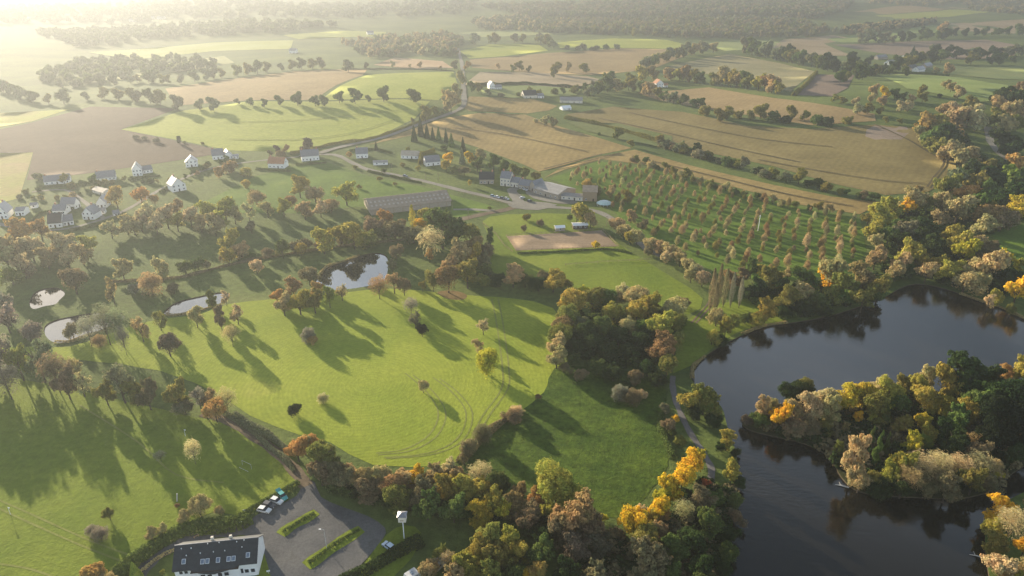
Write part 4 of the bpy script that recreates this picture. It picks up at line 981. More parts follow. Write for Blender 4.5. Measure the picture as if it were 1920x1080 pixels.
crowns('at the head of the lake', [
 (1644, 478, 38, 'oak', 'tan', 1.2), (1645, 450, 32, 'oak', 'tan', 1.2), (1640, 425, 40, 'oak', 'yolive', 1.1), (1650, 400, 50, 'oak', 'yolive', 1.1), (1672, 385, 46, 'oak', 'yolive'), (1630, 405, 30, 'oak', 'olive'), (1710, 370, 50, 'oak', 'tan'), (1728, 375, 36, 'oak', 'olive'), (1700, 385, 34, 'oak', 'gold'), (1720, 360, 34, 'oak', 'rust'), (1705, 470, 50, 'oak', 'yolive', 1.05), (1690, 490, 40, 'oak', 'tan'), (1720, 480, 40, 'oak', 'olive'), (1680, 505, 36, 'oak', 'tan'), (1700, 505, 34, 'bush', 'green'), (1735, 490, 34, 'oak', 'yolive'), (1760, 490, 34, 'oak', 'yolive'), (1740, 505, 40, 'oak', 'tan'), (1775, 505, 40, 'oak', 'yolive'), (1795, 500, 34, 'oak', 'yolive'), (1820, 500, 40, 'oak', 'tan'), (1810, 530, 50, 'bush', 'tan'), (1840, 525, 40, 'bush', 'tan'), (1820, 520, 30, 'bush', 'olive'), (1860, 492, 60, 'oak', 'tan'), (1888, 488, 50, 'oak', 'yellow'), (1905, 495, 30, 'oak', 'yolive'), (1912, 535, 46, 'oak', 'gold', 1.2), (1870, 555, 26, 'oak', 'yolive', 1.4), (1856, 562, 20, 'sparse', 'pale', 1.6), (1895, 580, 16, 'bush', 'olive', 1.4), (1812, 465, 46, 'oak', 'yellow', 1.1), (1830, 455, 40, 'oak', 'tan'), (1800, 450, 44, 'oak', 'yolive', 1.1), (1785, 435, 40, 'oak', 'yolive'), (1850, 470, 44, 'bush', 'brown'), (1780, 460, 30, 'bush', 'green'), (1875, 510, 44, 'bush', 'dark'), (1895, 520, 44, 'bush', 'dark'), (1840, 490, 34, 'bush', 'brown'),
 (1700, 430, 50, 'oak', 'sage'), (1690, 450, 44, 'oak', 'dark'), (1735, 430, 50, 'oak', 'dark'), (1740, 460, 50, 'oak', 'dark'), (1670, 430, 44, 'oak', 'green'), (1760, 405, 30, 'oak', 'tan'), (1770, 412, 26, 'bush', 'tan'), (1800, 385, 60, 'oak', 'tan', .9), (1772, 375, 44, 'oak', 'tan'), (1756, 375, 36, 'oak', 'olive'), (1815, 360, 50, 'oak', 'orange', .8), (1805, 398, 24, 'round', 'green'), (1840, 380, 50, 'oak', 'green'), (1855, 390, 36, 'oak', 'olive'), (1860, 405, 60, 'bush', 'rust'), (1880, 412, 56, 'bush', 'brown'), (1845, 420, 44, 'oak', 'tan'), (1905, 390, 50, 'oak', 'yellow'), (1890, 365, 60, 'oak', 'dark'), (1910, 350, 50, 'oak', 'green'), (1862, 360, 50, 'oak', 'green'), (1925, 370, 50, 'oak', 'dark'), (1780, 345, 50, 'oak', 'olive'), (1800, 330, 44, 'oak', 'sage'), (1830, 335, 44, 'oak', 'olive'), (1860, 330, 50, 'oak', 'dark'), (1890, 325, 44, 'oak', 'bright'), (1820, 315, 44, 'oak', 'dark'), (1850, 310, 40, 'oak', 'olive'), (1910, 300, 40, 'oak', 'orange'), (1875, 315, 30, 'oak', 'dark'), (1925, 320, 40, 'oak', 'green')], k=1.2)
crowns('in the belt by the big maize', [
 (1735, 225, 36, 'oak', 'orange', 1.2), (1728, 245, 30, 'oak', 'tan'), (1760, 228, 40, 'oak', 'olive'), (1750, 250, 40, 'oak', 'green'), (1780, 250, 50, 'oak', 'dark'), (1760, 270, 34, 'oak', 'olive'), (1745, 262, 30, 'oak', 'olive'), (1775, 280, 36, 'oak', 'tan'), (1790, 275, 36, 'oak', 'tan'), (1805, 290, 40, 'oak', 'tan'), (1820, 285, 36, 'oak', 'tan'), (1790, 255, 40, 'oak', 'rust'), (1820, 208, 50, 'oak', 'pale', .9), (1835, 218, 40, 'oak', 'pale'), (1790, 205, 36, 'oak', 'pale'), (1800, 215, 40, 'oak', 'tan'), (1775, 200, 30, 'oak', 'tan'), (1820, 190, 30, 'oak', 'olive'), (1870, 215, 34, 'oak', 'olive'), (1885, 230, 40, 'oak', 'tan'), (1880, 255, 44, 'oak', 'dark'), (1905, 265, 36, 'oak', 'dark'), (1895, 275, 34, 'oak', 'dark'), (1900, 200, 40, 'oak', 'tan'), (1875, 190, 36, 'oak', 'tan'), (1910, 180, 40, 'oak', 'dark'), (1915, 205, 30, 'oak', 'tan'), (1895, 180, 30, 'oak', 'rust'), (1920, 160, 40, 'oak', 'brown'), (1910, 225, 30, 'oak', 'olive')], k=1.2)
crowns('in the hamlet valley', [
 (1640, 165, 24, 'oak', 'tan', 1.3), (1660, 170, 26, 'oak', 'gold', 1.2), (1655, 185, 22, 'oak', 'tan'), (1635, 180, 20, 'oak', 'tan'), (1680, 172, 26, 'oak', 'green'), (1695, 178, 20, 'oak', 'green'), (1730, 165, 22, 'oak', 'olive'), (1732, 178, 24, 'oak', 'olive'), (1710, 182, 18, 'oak', 'tan'), (1775, 155, 22, 'oak', 'tan'), (1785, 160, 22, 'oak', 'tan'), (1800, 168, 28, 'oak', 'tan'), (1762, 178, 12, 'bush', 'dark'), (1605, 187, 20, 'oak', 'pale'), (1690, 195, 24, 'oak', 'pale'), (1705, 195, 24, 'oak', 'pale'), (1650, 205, 18, 'oak', 'olive'), (1610, 200, 24, 'oak', 'pale'), (1630, 200, 24, 'oak', 'olive'), (1662, 222, 16, 'oak', 'olive'), (1688, 225, 14, 'oak', 'olive'), (1580, 185, 24, 'oak', 'olive', .7), (1566, 182, 18, 'oak', 'olive'), (1600, 105, 30, 'oak', 'dark'), (1630, 110, 20, 'oak', 'dark'), (1620, 135, 24, 'oak', 'green'), (1700, 105, 18, 'oak', 'green'), (1712, 98, 16, 'conifer', 'dark', 1.6), (1670, 128, 20, 'oak', 'green'), (1700, 130, 20, 'oak', 'green'), (1755, 130, 16, 'oak', 'tan'), (1780, 125, 26, 'oak', 'tan'), (1640, 70, 14, 'oak', 'dark'), (1730, 55, 16, 'oak', 'dark'), (1770, 48, 26, 'oak', 'tan'), (1775, 60, 24, 'oak', 'dark')])
crowns('near the farm and the orchard edge', [
 (1092, 395, 50, 'oak', 'yolive', 1.0), (1082, 400, 30, 'oak', 'tan'), (1108, 408, 34, 'oak', 'tan'), (1069, 408, 13, 'bush', 'green', 1.3), (988, 408, 20, 'bush', 'olive'), (1012, 418, 18, 'bush', 'brown'), (982, 428, 14, 'bush', 'brown', 1.1), (1116, 459, 19, 'bush', 'gold'), (1177, 367, 28, 'oak', 'olive'), (1145, 357, 24, 'oak', 'tan'), (1100, 345, 28, 'bush', 'orange'), (1120, 355, 20, 'bush', 'olive'), (918, 390, 10, 'bush', 'olive'),
 (1158, 418, 36, 'round', 'tan'), (1170, 430, 34, 'round', 'tan'), (1184, 402, 30, 'oak', 'tan'), (1195, 440, 34, 'round', 'tan'), (1205, 420, 26, 'oak', 'brown'), (1182, 442, 30, 'oak', 'yolive'), (1222, 455, 34, 'round', 'tan'), (1240, 462, 34, 'round', 'tan'), (1258, 470, 36, 'round', 'tan'), (1250, 480, 30, 'round', 'pale'), (1276, 482, 34, 'round', 'tan'), (1292, 494, 34, 'round', 'tan'), (1305, 505, 36, 'round', 'pale'), (1318, 520, 34, 'round', 'pale'), (1296, 515, 30, 'round', 'tan'), (1215, 472, 22, 'bush', 'brown')])
crowns('among the houses by the lane', [
 (655, 288, 14, 'round', 'orange'), (840, 292, 24, 'round', 'gold'), (836, 308, 24, 'round', 'yolive'), (788, 237, 16, 'conifer', 'dark', 2.6), (776, 250, 16, 'conifer', 'dark', 2.2), (800, 245, 14, 'conifer', 'dark', 2.2), (811, 250, 12, 'conifer', 'dark', 2.2), (822, 250, 13, 'conifer', 'green', 2.2), (836, 254, 12, 'conifer', 'dark', 2.4), (846, 262, 16, 'conifer', 'green', 1.8), (868, 272, 15, 'conifer', 'dark', 2.2), (866, 292, 16, 'conifer', 'sage', 2.2), (832, 275, 20, 'bush', 'green'), (705, 274, 10, 'conifer', 'dark', 1.8), (880, 290, 26, 'oak', 'gold'), (900, 288, 30, 'oak', 'tan'), (895, 305, 30, 'oak', 'green'), (925, 300, 34, 'oak', 'green'), (945, 310, 30, 'oak', 'green'), (965, 318, 30, 'oak', 'olive'), (985, 322, 24, 'oak', 'olive'), (870, 320, 26, 'bush', 'brown'), (881, 342, 11, 'round', 'yolive', 1.3), (1005, 330, 24, 'bush', 'olive'), (575, 268, 30, 'oak', 'plum', 1.1), (518, 276, 16, 'oak', 'plum'), (536, 276, 16, 'oak', 'rust'), (506, 285, 14, 'oak', 'brown'), (525, 287, 22, 'bush', 'brown'), (720, 320, 14, 'bush', 'green'), (755, 308, 14, 'bush', 'olive'), (765, 278, 12, 'bush', 'olive'), (785, 315, 12, 'bush', 'yolive'), (850, 318, 20, 'bush', 'olive'), (672, 350, 12, 'bush', 'olive'), (740, 345, 10, 'bush', 'olive'), (712, 335, 14, 'bush', 'olive'), (665, 312, 12, 'bush', 'olive')])
# mid-distance field trees
crowns('between the two bright crop fields', [(330, 187, 34, 'oak', 'sage'), (372, 192, 24, 'oak', 'sage'), (398, 190, 30, 'oak', 'sage'), (444, 188, 14, 'oak', 'sage'), (468, 188, 18, 'oak', 'green'), (495, 190, 18, 'oak', 'green'), (522, 184, 22, 'oak', 'green'), (556, 180, 30, 'oak', 'green'), (590, 185, 24, 'oak', 'green'), (606, 184, 24, 'oak', 'green'), (635, 178, 26, 'oak', 'green'), (664, 174, 34, 'oak', 'green'), (690, 182, 16, 'oak', 'green'), (718, 170, 34, 'oak', 'green'), (775, 174, 38, 'oak', 'green', .8)])
crowns('along the country road', [(797, 208, 28, 'oak', 'olive', 1.3), (815, 205, 22, 'oak', 'olive'), (845, 183, 40, 'oak', 'tan', 1.2), (835, 175, 24, 'oak', 'tan'), (856, 165, 26, 'oak', 'tan', 1.4), (864, 140, 24, 'oak', 'tan', 1.3), (876, 120, 18, 'oak', 'orange'), (852, 118, 20, 'oak', 'brown'), (884, 158, 24, 'oak', 'green'), (897, 160, 20, 'oak', 'olive'), (773, 224, 10, 'oak', 'brown', 1.5), (925, 158, 14, 'bush', 'olive')])
crowns('in the middle of the stubble fields', [(934, 122, 13, 'oak', 'tan'), (962, 126, 16, 'oak', 'olive'), (974, 120, 22, 'oak', 'olive'), (992, 127, 14, 'oak', 'olive'), (1042, 124, 30, 'oak', 'olive', .9), (1037, 135, 12, 'oak', 'olive', 1.6), (1066, 122, 16, 'oak', 'tan', 1.4), (1095, 124, 24, 'oak', 'olive', .9), (736, 118, 14, 'oak', 'tan'), (787, 119, 14, 'oak', 'tan'), (768, 122, 8, 'oak', 'tan'), (825, 126, 9, 'oak', 'tan'), (652, 119, 26, 'oak', 'sage'), (686, 121, 14, 'oak', 'sage'), (1022, 222, 24, 'oak', 'pale'), (1038, 225, 22, 'oak', 'tan'), (1005, 225, 12, 'bush', 'pale'), (1158, 246, 26, 'oak', 'olive', 1.0), (1183, 266, 18, 'oak', 'olive'), (1123, 250, 8, 'bush', 'green'), (335, 260, 11, 'tall', 'dark', 1.6), (346, 266, 8, 'bush', 'olive'), (380, 268, 9, 'bush', 'olive'), (255, 256, 14, 'bush', 'sage'), (270, 258, 12, 'bush', 'sage'), (292, 262, 16, 'bush', 'sage')])
crowns('in the dell by the big maize', [(1350, 210, 30, 'oak', 'olive'), (1365, 208, 30, 'oak', 'olive'), (1428, 203, 40, 'oak', 'olive', .9), (1408, 212, 22, 'oak', 'olive'), (1485, 205, 30, 'oak', 'olive'), (1510, 214, 22, 'oak', 'olive'), (1450, 217, 30, 'bush', 'green'), (1385, 213, 24, 'bush', 'olive'), (1530, 222, 30, 'bush', 'green'), (1550, 226, 30, 'bush', 'dark'), (1590, 224, 24, 'bush', 'olive'), (1320, 205, 30, 'bush', 'olive'), (1475, 222, 26, 'bush', 'dark')])
treeline('in the hedge above the tan field', [(1200, 152), (1260, 150), (1330, 160), (1400, 168), (1470, 178)], 18, (24, 36), ['oak'], ['olive', 'tan', 'yolive', 'green', 'rust'], 'road end')
treeline('in the wooded far strip', [(1395, 100), (1440, 110), (1500, 122), (1560, 135), (1620, 142)], 22, (24, 34), ['oak'], ['green', 'sage', 'olive', 'dark'], 'west end')
treeline('on the rise by the tan field', [(1205, 135), (1240, 118), (1290, 105), (1340, 98)], 12, (20, 28), ['oak'], ['olive', 'tan', 'green', 'sage'], 'west end')
treeline('in the hedge above the orchard', [(1180, 300), (1250, 325), (1330, 352), (1420, 375), (1500, 392), (1590, 405)], 26, (13, 22), ['oak', 'bush'], ['olive', 'green', 'tan', 'brown'], 'farm end')
treeline('in the scrub between maize fields', [(1230, 272), (1290, 290), (1370, 312), (1450, 335), (1530, 355), (1600, 370), (1650, 376)], 34, (14, 30), ['bush', 'oak'], ['green', 'olive', 'dark', 'sage', 'brown'], 'farm end')
treeline('around the far farmhouses', [(1100, 185), (1130, 175), (1180, 170), (1220, 180), (1260, 195), (1320, 205)], 20, (18, 30), ['oak'], ['green', 'olive', 'sage', 'tan'], 'west end')
treeline('behind the dark-roofed barn', [(900, 178), (950, 182), (1010, 178), (1060, 176), (1100, 168), (1150, 150)], 16, (12, 20), ['oak', 'bush'], ['green', 'olive', 'sage'], 'road end')
treeline('in the hedge beyond the stubble', [(880, 84), (940, 82), (1010, 80), (1040, 92)], 11, (14, 24), ['oak'], ['olive', 'sage', 'green'], 'west end')
treeline('behind the yellow-green strip', [(1060, 92), (1110, 94), (1160, 92)], 7, (10, 16), ['bush'], ['green', 'sage'], 'west end')
treeline('by the hazy left edge', [(0, 170), (60, 190), (120, 195), (180, 185), (250, 190), (310, 200)], 16, (16, 28), ['oak'], ['sage', 'olive', 'green'], 'west end')
treeline('in the hazy hedge beyond the plough', [(190, 165), (260, 155), (330, 158), (400, 148), (470, 140), (560, 130), (620, 128)], 22, (15, 25), ['oak'], ['sage', 'olive', 'green'], 'west end')
treeline('along the ploughed field foot', [(60, 330), (90, 342), (140, 345), (180, 350), (60, 360), (30, 380)], 10, (12, 22), ['bush', 'oak'], ['green', 'olive', 'sage'], 'west end')
treeline('in the gardens of the village', [(60, 372), (110, 375), (150, 365), (230, 340), (300, 345), (360, 330), (400, 310), (450, 300)], 26, (9, 15), ['bush', 'oak'], ['green', 'olive', 'tan'], 'west end')
treeline('along the wall above the ponds', [(330, 515), (400, 500), (460, 485), (520, 480), (590, 466), (640, 460), (700, 450), (760, 445)], 18, (16, 30), ['bush'], ['olive', 'brown', 'green'], 'west end')
treeline('along the hamlet pasture', [(1560, 160), (1600, 150), (1640, 142), (1690, 130), (1740, 118), (1790, 120), (1860, 122), (1920, 118)], 22, (18, 28), ['oak'], ['dark', 'green', 'olive'], 'west end')
treeline('above the brown far field', [(1700, 80), (1760, 72), (1830, 68), (1920, 66)], 14, (14, 22), ['oak'], ['dark', 'green'], 'west end')
treeline('across the far right pasture', [(1600, 80), (1650, 82), (1690, 78)], 6, (16, 24), ['oak'], ['dark', 'sage'], 'west end')
treeline('in the shaded right hedge', [(1740, 105), (1790, 110), (1850, 108), (1920, 104)], 12, (18, 26), ['oak'], ['dark', 'green', 'sage'], 'west end')
treeline('below the hamlet pasture', [(1870, 200), (1890, 195), (1920, 190)], 5, (28, 40), ['oak'], ['tan', 'olive', 'dark'], 'west end')

# orchard in rows
def orchard():
    poly = [(1050, 338), (1125, 308), (1230, 322), (1350, 354), (1500, 392), (1604, 414), (1618, 470), (1596, 500), (1500, 512), (1420, 515), (1335, 495), (1250, 460), (1185, 425), (1150, 392), (1112, 362)]
    W = [(p.x, p.y) for p in (at(*q) for q in poly)]
    a = R(-24.0); ux, uy = math.cos(a), math.sin(a); vx, vy = -uy, ux
    xs = [p[0] * ux + p[1] * uy for p in W]; ys = [p[0] * vx + p[1] * vy for p in W]
    rng = random.Random(3); row = 0
    q = max(ys) - 4.0; n = 0
    while q > min(ys):
        t = min(xs); k = 0; used = False
        while t < max(xs):
            s = t + rng.uniform(-1.6, 1.6); qq = q + rng.uniform(-1.4, 1.4)
            x, y = s * ux + qq * vx, s * uy + qq * vy
            if rng.random() < .86 and inside(W, [x], [y])[0]:
                if not used: row += 1; used = True
                k += 1; n += 1
                w = rng.uniform(2.8, 5.4) * (1.0 if y < 420 else .9); h = w * rng.uniform(1.1, 1.75)
                col = rng.choice(['tan', 'tan', 'rust', 'pale', 'olive', 'brown', 'tan'])
                tree_at(Vector((x, y, gz(x, y))), w, h, 'orchard', col, f'{PAL[col][1]} orchard tree, {ordn(k)} from the left in the {ordn(row)} row below the maize', 'orchard trees in rows', 'mid')
            t += 8.0
        q -= 9.2
    print('orchard', n, 'rows', row)
orchard()

# hedges
hedge('low clipped pale hedge along the meadow track', [(420, 775), (470, 808), (505, 840), (535, 862), (552, 885)], 1.8, 1.6, 'sage', .35)
hedge('taller ragged hedge on the meadow side of the track', [(440, 782), (480, 806), (515, 826), (545, 850)], 2.6, 2.4, 'sage', .4)
hedge('dark hedge between the lane and the left field', [(215, 1085), (260, 1048), (305, 1018), (345, 996), (395, 990), (445, 985), (470, 975)], 5.0, 2.4, 'green', .4)
hedge('low hedge along the top of the car park', [(452, 970), (490, 945), (530, 925), (560, 905)], 2.2, 1.3, 'green', .35)
hedge('clipped hedge on the upper car park strip', [(530, 999), (560, 980), (590, 963)], 1.1, .8, 'green', .28)
hedge('clipped hedge on the lower car park strip', [(578, 1057), (610, 1034), (645, 1010), (674, 994)], 1.1, .8, 'green', .28)
hedge('dark hedge behind the parking meadow', [(640, 1095), (690, 1070), (740, 1040), (790, 1015)], 4.0, 2.0, 'dark', .4)
hedge('thin hedge between the meadow and the paddock', [(860, 872), (885, 842), (915, 812), (945, 790), (975, 768)], 3.0, 2.0, 'brown', .4)
hedge('hedge along the paddock by the lake path', [(1262, 860), (1250, 830), (1238, 800), (1240, 775)], 2.5, 1.6, 'green', .4)
hedge('hedge below the riding arena', [(970, 476), (1060, 472), (1140, 468), (1185, 476)], 1.6, 1.0, 'green', .4)
hedge('hedge along the country road', [(545, 290), (620, 272), (700, 260), (770, 236), (830, 212)], 3.0, 2.2, 'olive', .6)
hedge('field wall hedge above the ponds', [(200, 530), (330, 522), (400, 505), (480, 487), (560, 474), (640, 462), (740, 452), (830, 440)], 2.0, 1.2, 'brown', .4)
hedge('tall garden hedge by the white bungalow', [(788, 310), (790, 298), (796, 290), (815, 286)], 3.5, 4.5, 'olive', .5)
hedge('hedge across the upper crop field', [(640, 131), (720, 130), (800, 131), (852, 134)], 3.0, 2.0, 'sage', .8)
hedge('hedge below the far stubble', [(890, 160), (980, 158), (1080, 165), (1140, 168)], 4.0, 3.0, 'dark', .7)
hedge('hedge below the big maize field', [(1060, 222), (1130, 236), (1220, 262), (1240, 272)], 6.0, 3.0, 'olive', .7)
hedge('dark ditch hedge beside the big maize field', [(1720, 240), (1735, 262), (1760, 285), (1790, 302), (1805, 318), (1790, 345), (1770, 365)], 3.0, 1.6, 'dark', .6)
hedge('hedge round the dark ploughed triangle', [(1488, 180), (1510, 160), (1530, 138)], 5.0, 4.0, 'olive', .8)
hedge('hedge above the green hamlet pasture', [(1645, 138), (1700, 138), (1780, 143)], 4.0, 3.0, 'green', .8)

# far woods
wood('hazy wood along the horizon', [(1000, 46), (1120, 40), (1300, 36), (1480, 42), (1560, 56), (1530, 68), (1400, 72), (1280, 72), (1150, 66), (1020, 62)], 900, 15, 15, ['brown', 'sage', 'olive', 'green'])
wood('hazy wood at the top of the picture', [(900, 14), (1100, 8), (1350, 4), (1600, 4), (1590, 18), (1530, 36), (1300, 32), (1000, 34)], 1500, 22, 18, ['brown', 'sage', 'green'])
wood('hazy wood behind the yellow-green fields', [(640, 84), (720, 74), (830, 66), (870, 76), (850, 108), (760, 104), (690, 112)], 240, 14, 14, ['sage', 'tan', 'green', 'rust'])
wood('hazy wood at the far left', [(60, 62), (300, 52), (560, 44), (640, 52), (520, 62), (300, 74), (150, 90)], 420, 17, 15, ['sage', 'green'])
wood('hazy wood at the top left', [(-100, 20), (300, 8), (900, 4), (880, 26), (600, 34), (300, 40), (-100, 46)], 900, 24, 18, ['sage', 'green'])
wood('hazy wood on the upper right ridge', [(1620, 10), (1700, 4), (1990, 2), (1990, 34), (1880, 26), (1800, 6)], 420, 20, 16, ['tan', 'sage', 'olive'])
wood('hazy hillside wood left of the road', [(60, 145), (160, 118), (330, 112), (420, 118), (400, 128), (260, 146), (120, 168)], 160, 13, 13, ['sage', 'green'])
wood('wood around the far hamlet', [(1560, 62), (1640, 50), (1720, 42), (1760, 40), (1720, 52), (1620, 66)], 160, 14, 14, ['dark', 'tan', 'rust', 'sage'])
wood('hazy wood beside the far strip fields', [(880, 40), (1000, 34), (1120, 50), (1040, 64), (900, 56)], 180, 15, 15, ['sage', 'tan', 'green'])

# reeds along the water's edge
for lab, pts in (('pale reeds fringing the north shore of the lake', [(1392, 627), (1430, 612), (1476, 605)]), ('pale reeds along the head of the lake', [(1800, 551), (1840, 565), (1880, 578), (1925, 600)]), ('brown reeds under the paddock bank', [(1298, 712), (1300, 688), (1322, 668)]), ('reeds on the near shore of the long pond', [(104, 642), (130, 641), (166, 629), (198, 618), (224, 606)]), ('reeds on the near shore of the middle pond', [(312, 591), (335, 591), (372, 583), (405, 573)]), ('reeds on the far shore of the dark pond', [(600, 514), (615, 499), (642, 491), (674, 479)])):
    hedge(lab, pts, 1.6, .9, 'tan', .3, name='reed_bed')

# dark undergrowth added to fill the woods and darken their floor
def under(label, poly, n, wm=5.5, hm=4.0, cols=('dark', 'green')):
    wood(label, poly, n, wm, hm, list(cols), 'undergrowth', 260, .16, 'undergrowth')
under('dense undergrowth under the wood at the head of the lake', [(1660, 400), (1740, 385), (1850, 380), (1920, 395), (1925, 410), (1850, 440), (1800, 480), (1850, 500), (1920, 510), (1920, 560), (1800, 545), (1740, 525), (1690, 525), (1640, 545), (1655, 480)], 330)
under('dense undergrowth in the tree belt by the maize', [(1735, 240), (1790, 230), (1850, 300), (1920, 310), (1925, 395), (1800, 395), (1780, 370), (1812, 335), (1800, 300), (1760, 280)], 300)
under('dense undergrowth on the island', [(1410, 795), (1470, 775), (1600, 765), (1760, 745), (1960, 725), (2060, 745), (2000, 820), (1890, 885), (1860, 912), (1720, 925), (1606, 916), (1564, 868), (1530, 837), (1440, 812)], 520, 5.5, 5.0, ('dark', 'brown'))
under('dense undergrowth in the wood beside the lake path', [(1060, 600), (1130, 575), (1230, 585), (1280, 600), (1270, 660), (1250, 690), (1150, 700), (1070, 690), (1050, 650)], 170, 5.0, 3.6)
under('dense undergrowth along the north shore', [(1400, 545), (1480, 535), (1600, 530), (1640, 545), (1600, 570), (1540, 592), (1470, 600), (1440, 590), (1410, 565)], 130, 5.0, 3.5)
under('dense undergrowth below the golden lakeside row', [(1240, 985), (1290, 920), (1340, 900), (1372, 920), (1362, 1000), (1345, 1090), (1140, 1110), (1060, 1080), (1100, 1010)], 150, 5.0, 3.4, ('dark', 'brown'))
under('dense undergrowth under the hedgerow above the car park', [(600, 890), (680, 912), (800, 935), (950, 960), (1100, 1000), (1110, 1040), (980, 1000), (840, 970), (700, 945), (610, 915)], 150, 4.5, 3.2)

for i, (lab, pts) in enumerate((('garden hedge below the ploughed field in the village', [(70, 352), (140, 348), (180, 342)]), ('garden hedge in front of the bright gabled house', [(240, 338), (300, 330)]), ('garden hedge west of the glinting long house', [(300, 362), (320, 350)]), ('garden hedge beside the terracotta-roofed house', [(480, 318), (545, 322)]), ('garden hedge in front of the long white house', [(555, 310), (612, 306)]), ('hedge round the lowest village gardens', [(60, 415), (85, 398), (140, 392)]), ('hedge along the lower village street', [(130, 434), (190, 420), (235, 402)]), ('hedge along the village lane below the bungalow', [(690, 322), (740, 333), (790, 344)]), ('garden hedge behind the slate-roofed white house', [(655, 284), (700, 280), (735, 288)]))):
    hedge(lab, pts, 1.8, 1.6, 'green', .5)

crowns('in the hazy belt below the village', [(205, 425, 40, 'oak', 'pale'), (235, 418, 40, 'oak', 'tan'), (262, 412, 36, 'sparse', 'pale'), (290, 415, 44, 'oak', 'pale'), (330, 412, 40, 'oak', 'yolive'), (355, 402, 44, 'oak', 'pale'), (375, 415, 38, 'oak', 'tan'), (408, 408, 44, 'oak', 'yolive'), (438, 398, 40, 'oak', 'tan'), (465, 392, 34, 'sparse', 'pale'), (500, 388, 36, 'oak', 'tan'), (530, 385, 36, 'oak', 'yolive'), (570, 390, 40, 'oak', 'tan'), (600, 388, 36, 'oak', 'pale'),
 (55, 460, 54, 'oak', 'pale'), (85, 478, 50, 'oak', 'tan'), (125, 480, 46, 'oak', 'pale'), (160, 455, 44, 'oak', 'yolive'), (10, 480, 54, 'oak', 'tan'), (40, 492, 46, 'sparse', 'pale')])
# ------------------------------------------------------------------ buildings
M['white_wall'] = plain('white render', (0.78, 0.76, 0.72), 0.8, 0.2, 0.05, 0.6)
M['cream_wall'] = plain('cream render', (0.62, 0.56, 0.46), 0.8, 0.2, 0.08, 0.6)
M['stone_wall'] = plain('rubble stone', (0.34, 0.29, 0.23), 0.9, 0.1, 0.35, 2.0)
M['slate'] = plain('slate roof', (0.19, 0.19, 0.2), 0.38, 0.5, 0.25, 1.5)
M['dark_slate'] = plain('black slate', (0.028, 0.032, 0.036), 0.55, 0.35, 0.3, 1.2)
M['tile'] = plain('terracotta tiles', (0.36, 0.17, 0.09), 0.75, 0.25, 0.25, 1.5)
M['tan_roof'] = plain('tan roof sheets', (0.40, 0.33, 0.25), 0.7, 0.3, 0.15, 0.8)
M['fibre'] = plain('fibre cement sheets', (0.30, 0.235, 0.17), 0.85, 0.05, 0.2, 0.5)
M['grey_roof'] = plain('grey metal roof', (0.25, 0.24, 0.225), 0.7, 0.2, 0.15, 0.5)
M['rooflight'] = plain('translucent roof sheet', (0.40, 0.34, 0.27), 0.7, 0.15, 0.1, 0.5)
M['glass'] = plain('window glass', (0.02, 0.025, 0.035), 0.08, 0.6, 0.1, 1.0)
M['skyglass'] = plain('roof window glass', (0.16, 0.2, 0.25), 0.1, 0.8, 0.1, 1.0)
M['frame'] = plain('white frame', (0.75, 0.75, 0.74), 0.5, 0.4, 0.05, 2.0)
M['wood_dark'] = plain('dark timber', (0.06, 0.045, 0.035), 0.85, 0.1, 0.3, 3.0)
M['wood'] = plain('weathered timber', (0.3, 0.22, 0.14), 0.85, 0.1, 0.25, 3.0)
M['brick'] = plain('chimney brick', (0.4, 0.2, 0.13), 0.9, 0.1, 0.2, 3.0)
M['post'] = plain('grey post', (0.45, 0.44, 0.41), 0.7, 0.3, 0.15, 3.0)
M['teal_sheet'] = plain('pale green sheeting', (0.42, 0.55, 0.5), 0.4, 0.4, 0.08, 0.6)
M['white_sheet'] = plain('white sheeting', (0.8, 0.8, 0.78), 0.4, 0.4, 0.05, 0.6)

def window(parent, x, z, w, h, y, mat='glass', nx=1):
    """a window on the face y of a wall whose outside is -y: frame proud of the wall, panes inside it"""
    m = MB(); t = .12
    m.box(x - w/2, x + w/2, y - .06, y + .02, z, z + t).box(x - w/2, x + w/2, y - .06, y + .02, z + h - t, z + h)
    m.box(x - w/2, x - w/2 + t, y - .06, y + .02, z + t, z + h - t).box(x + w/2 - t, x + w/2, y - .06, y + .02, z + t, z + h - t)
    f = m.build('window', M['frame'], parent)
    MB().box(x - w/2 + t, x + w/2 - t, y - .035, y + .01, z + t, z + h - t).build('pane', M[mat], f)
    return f

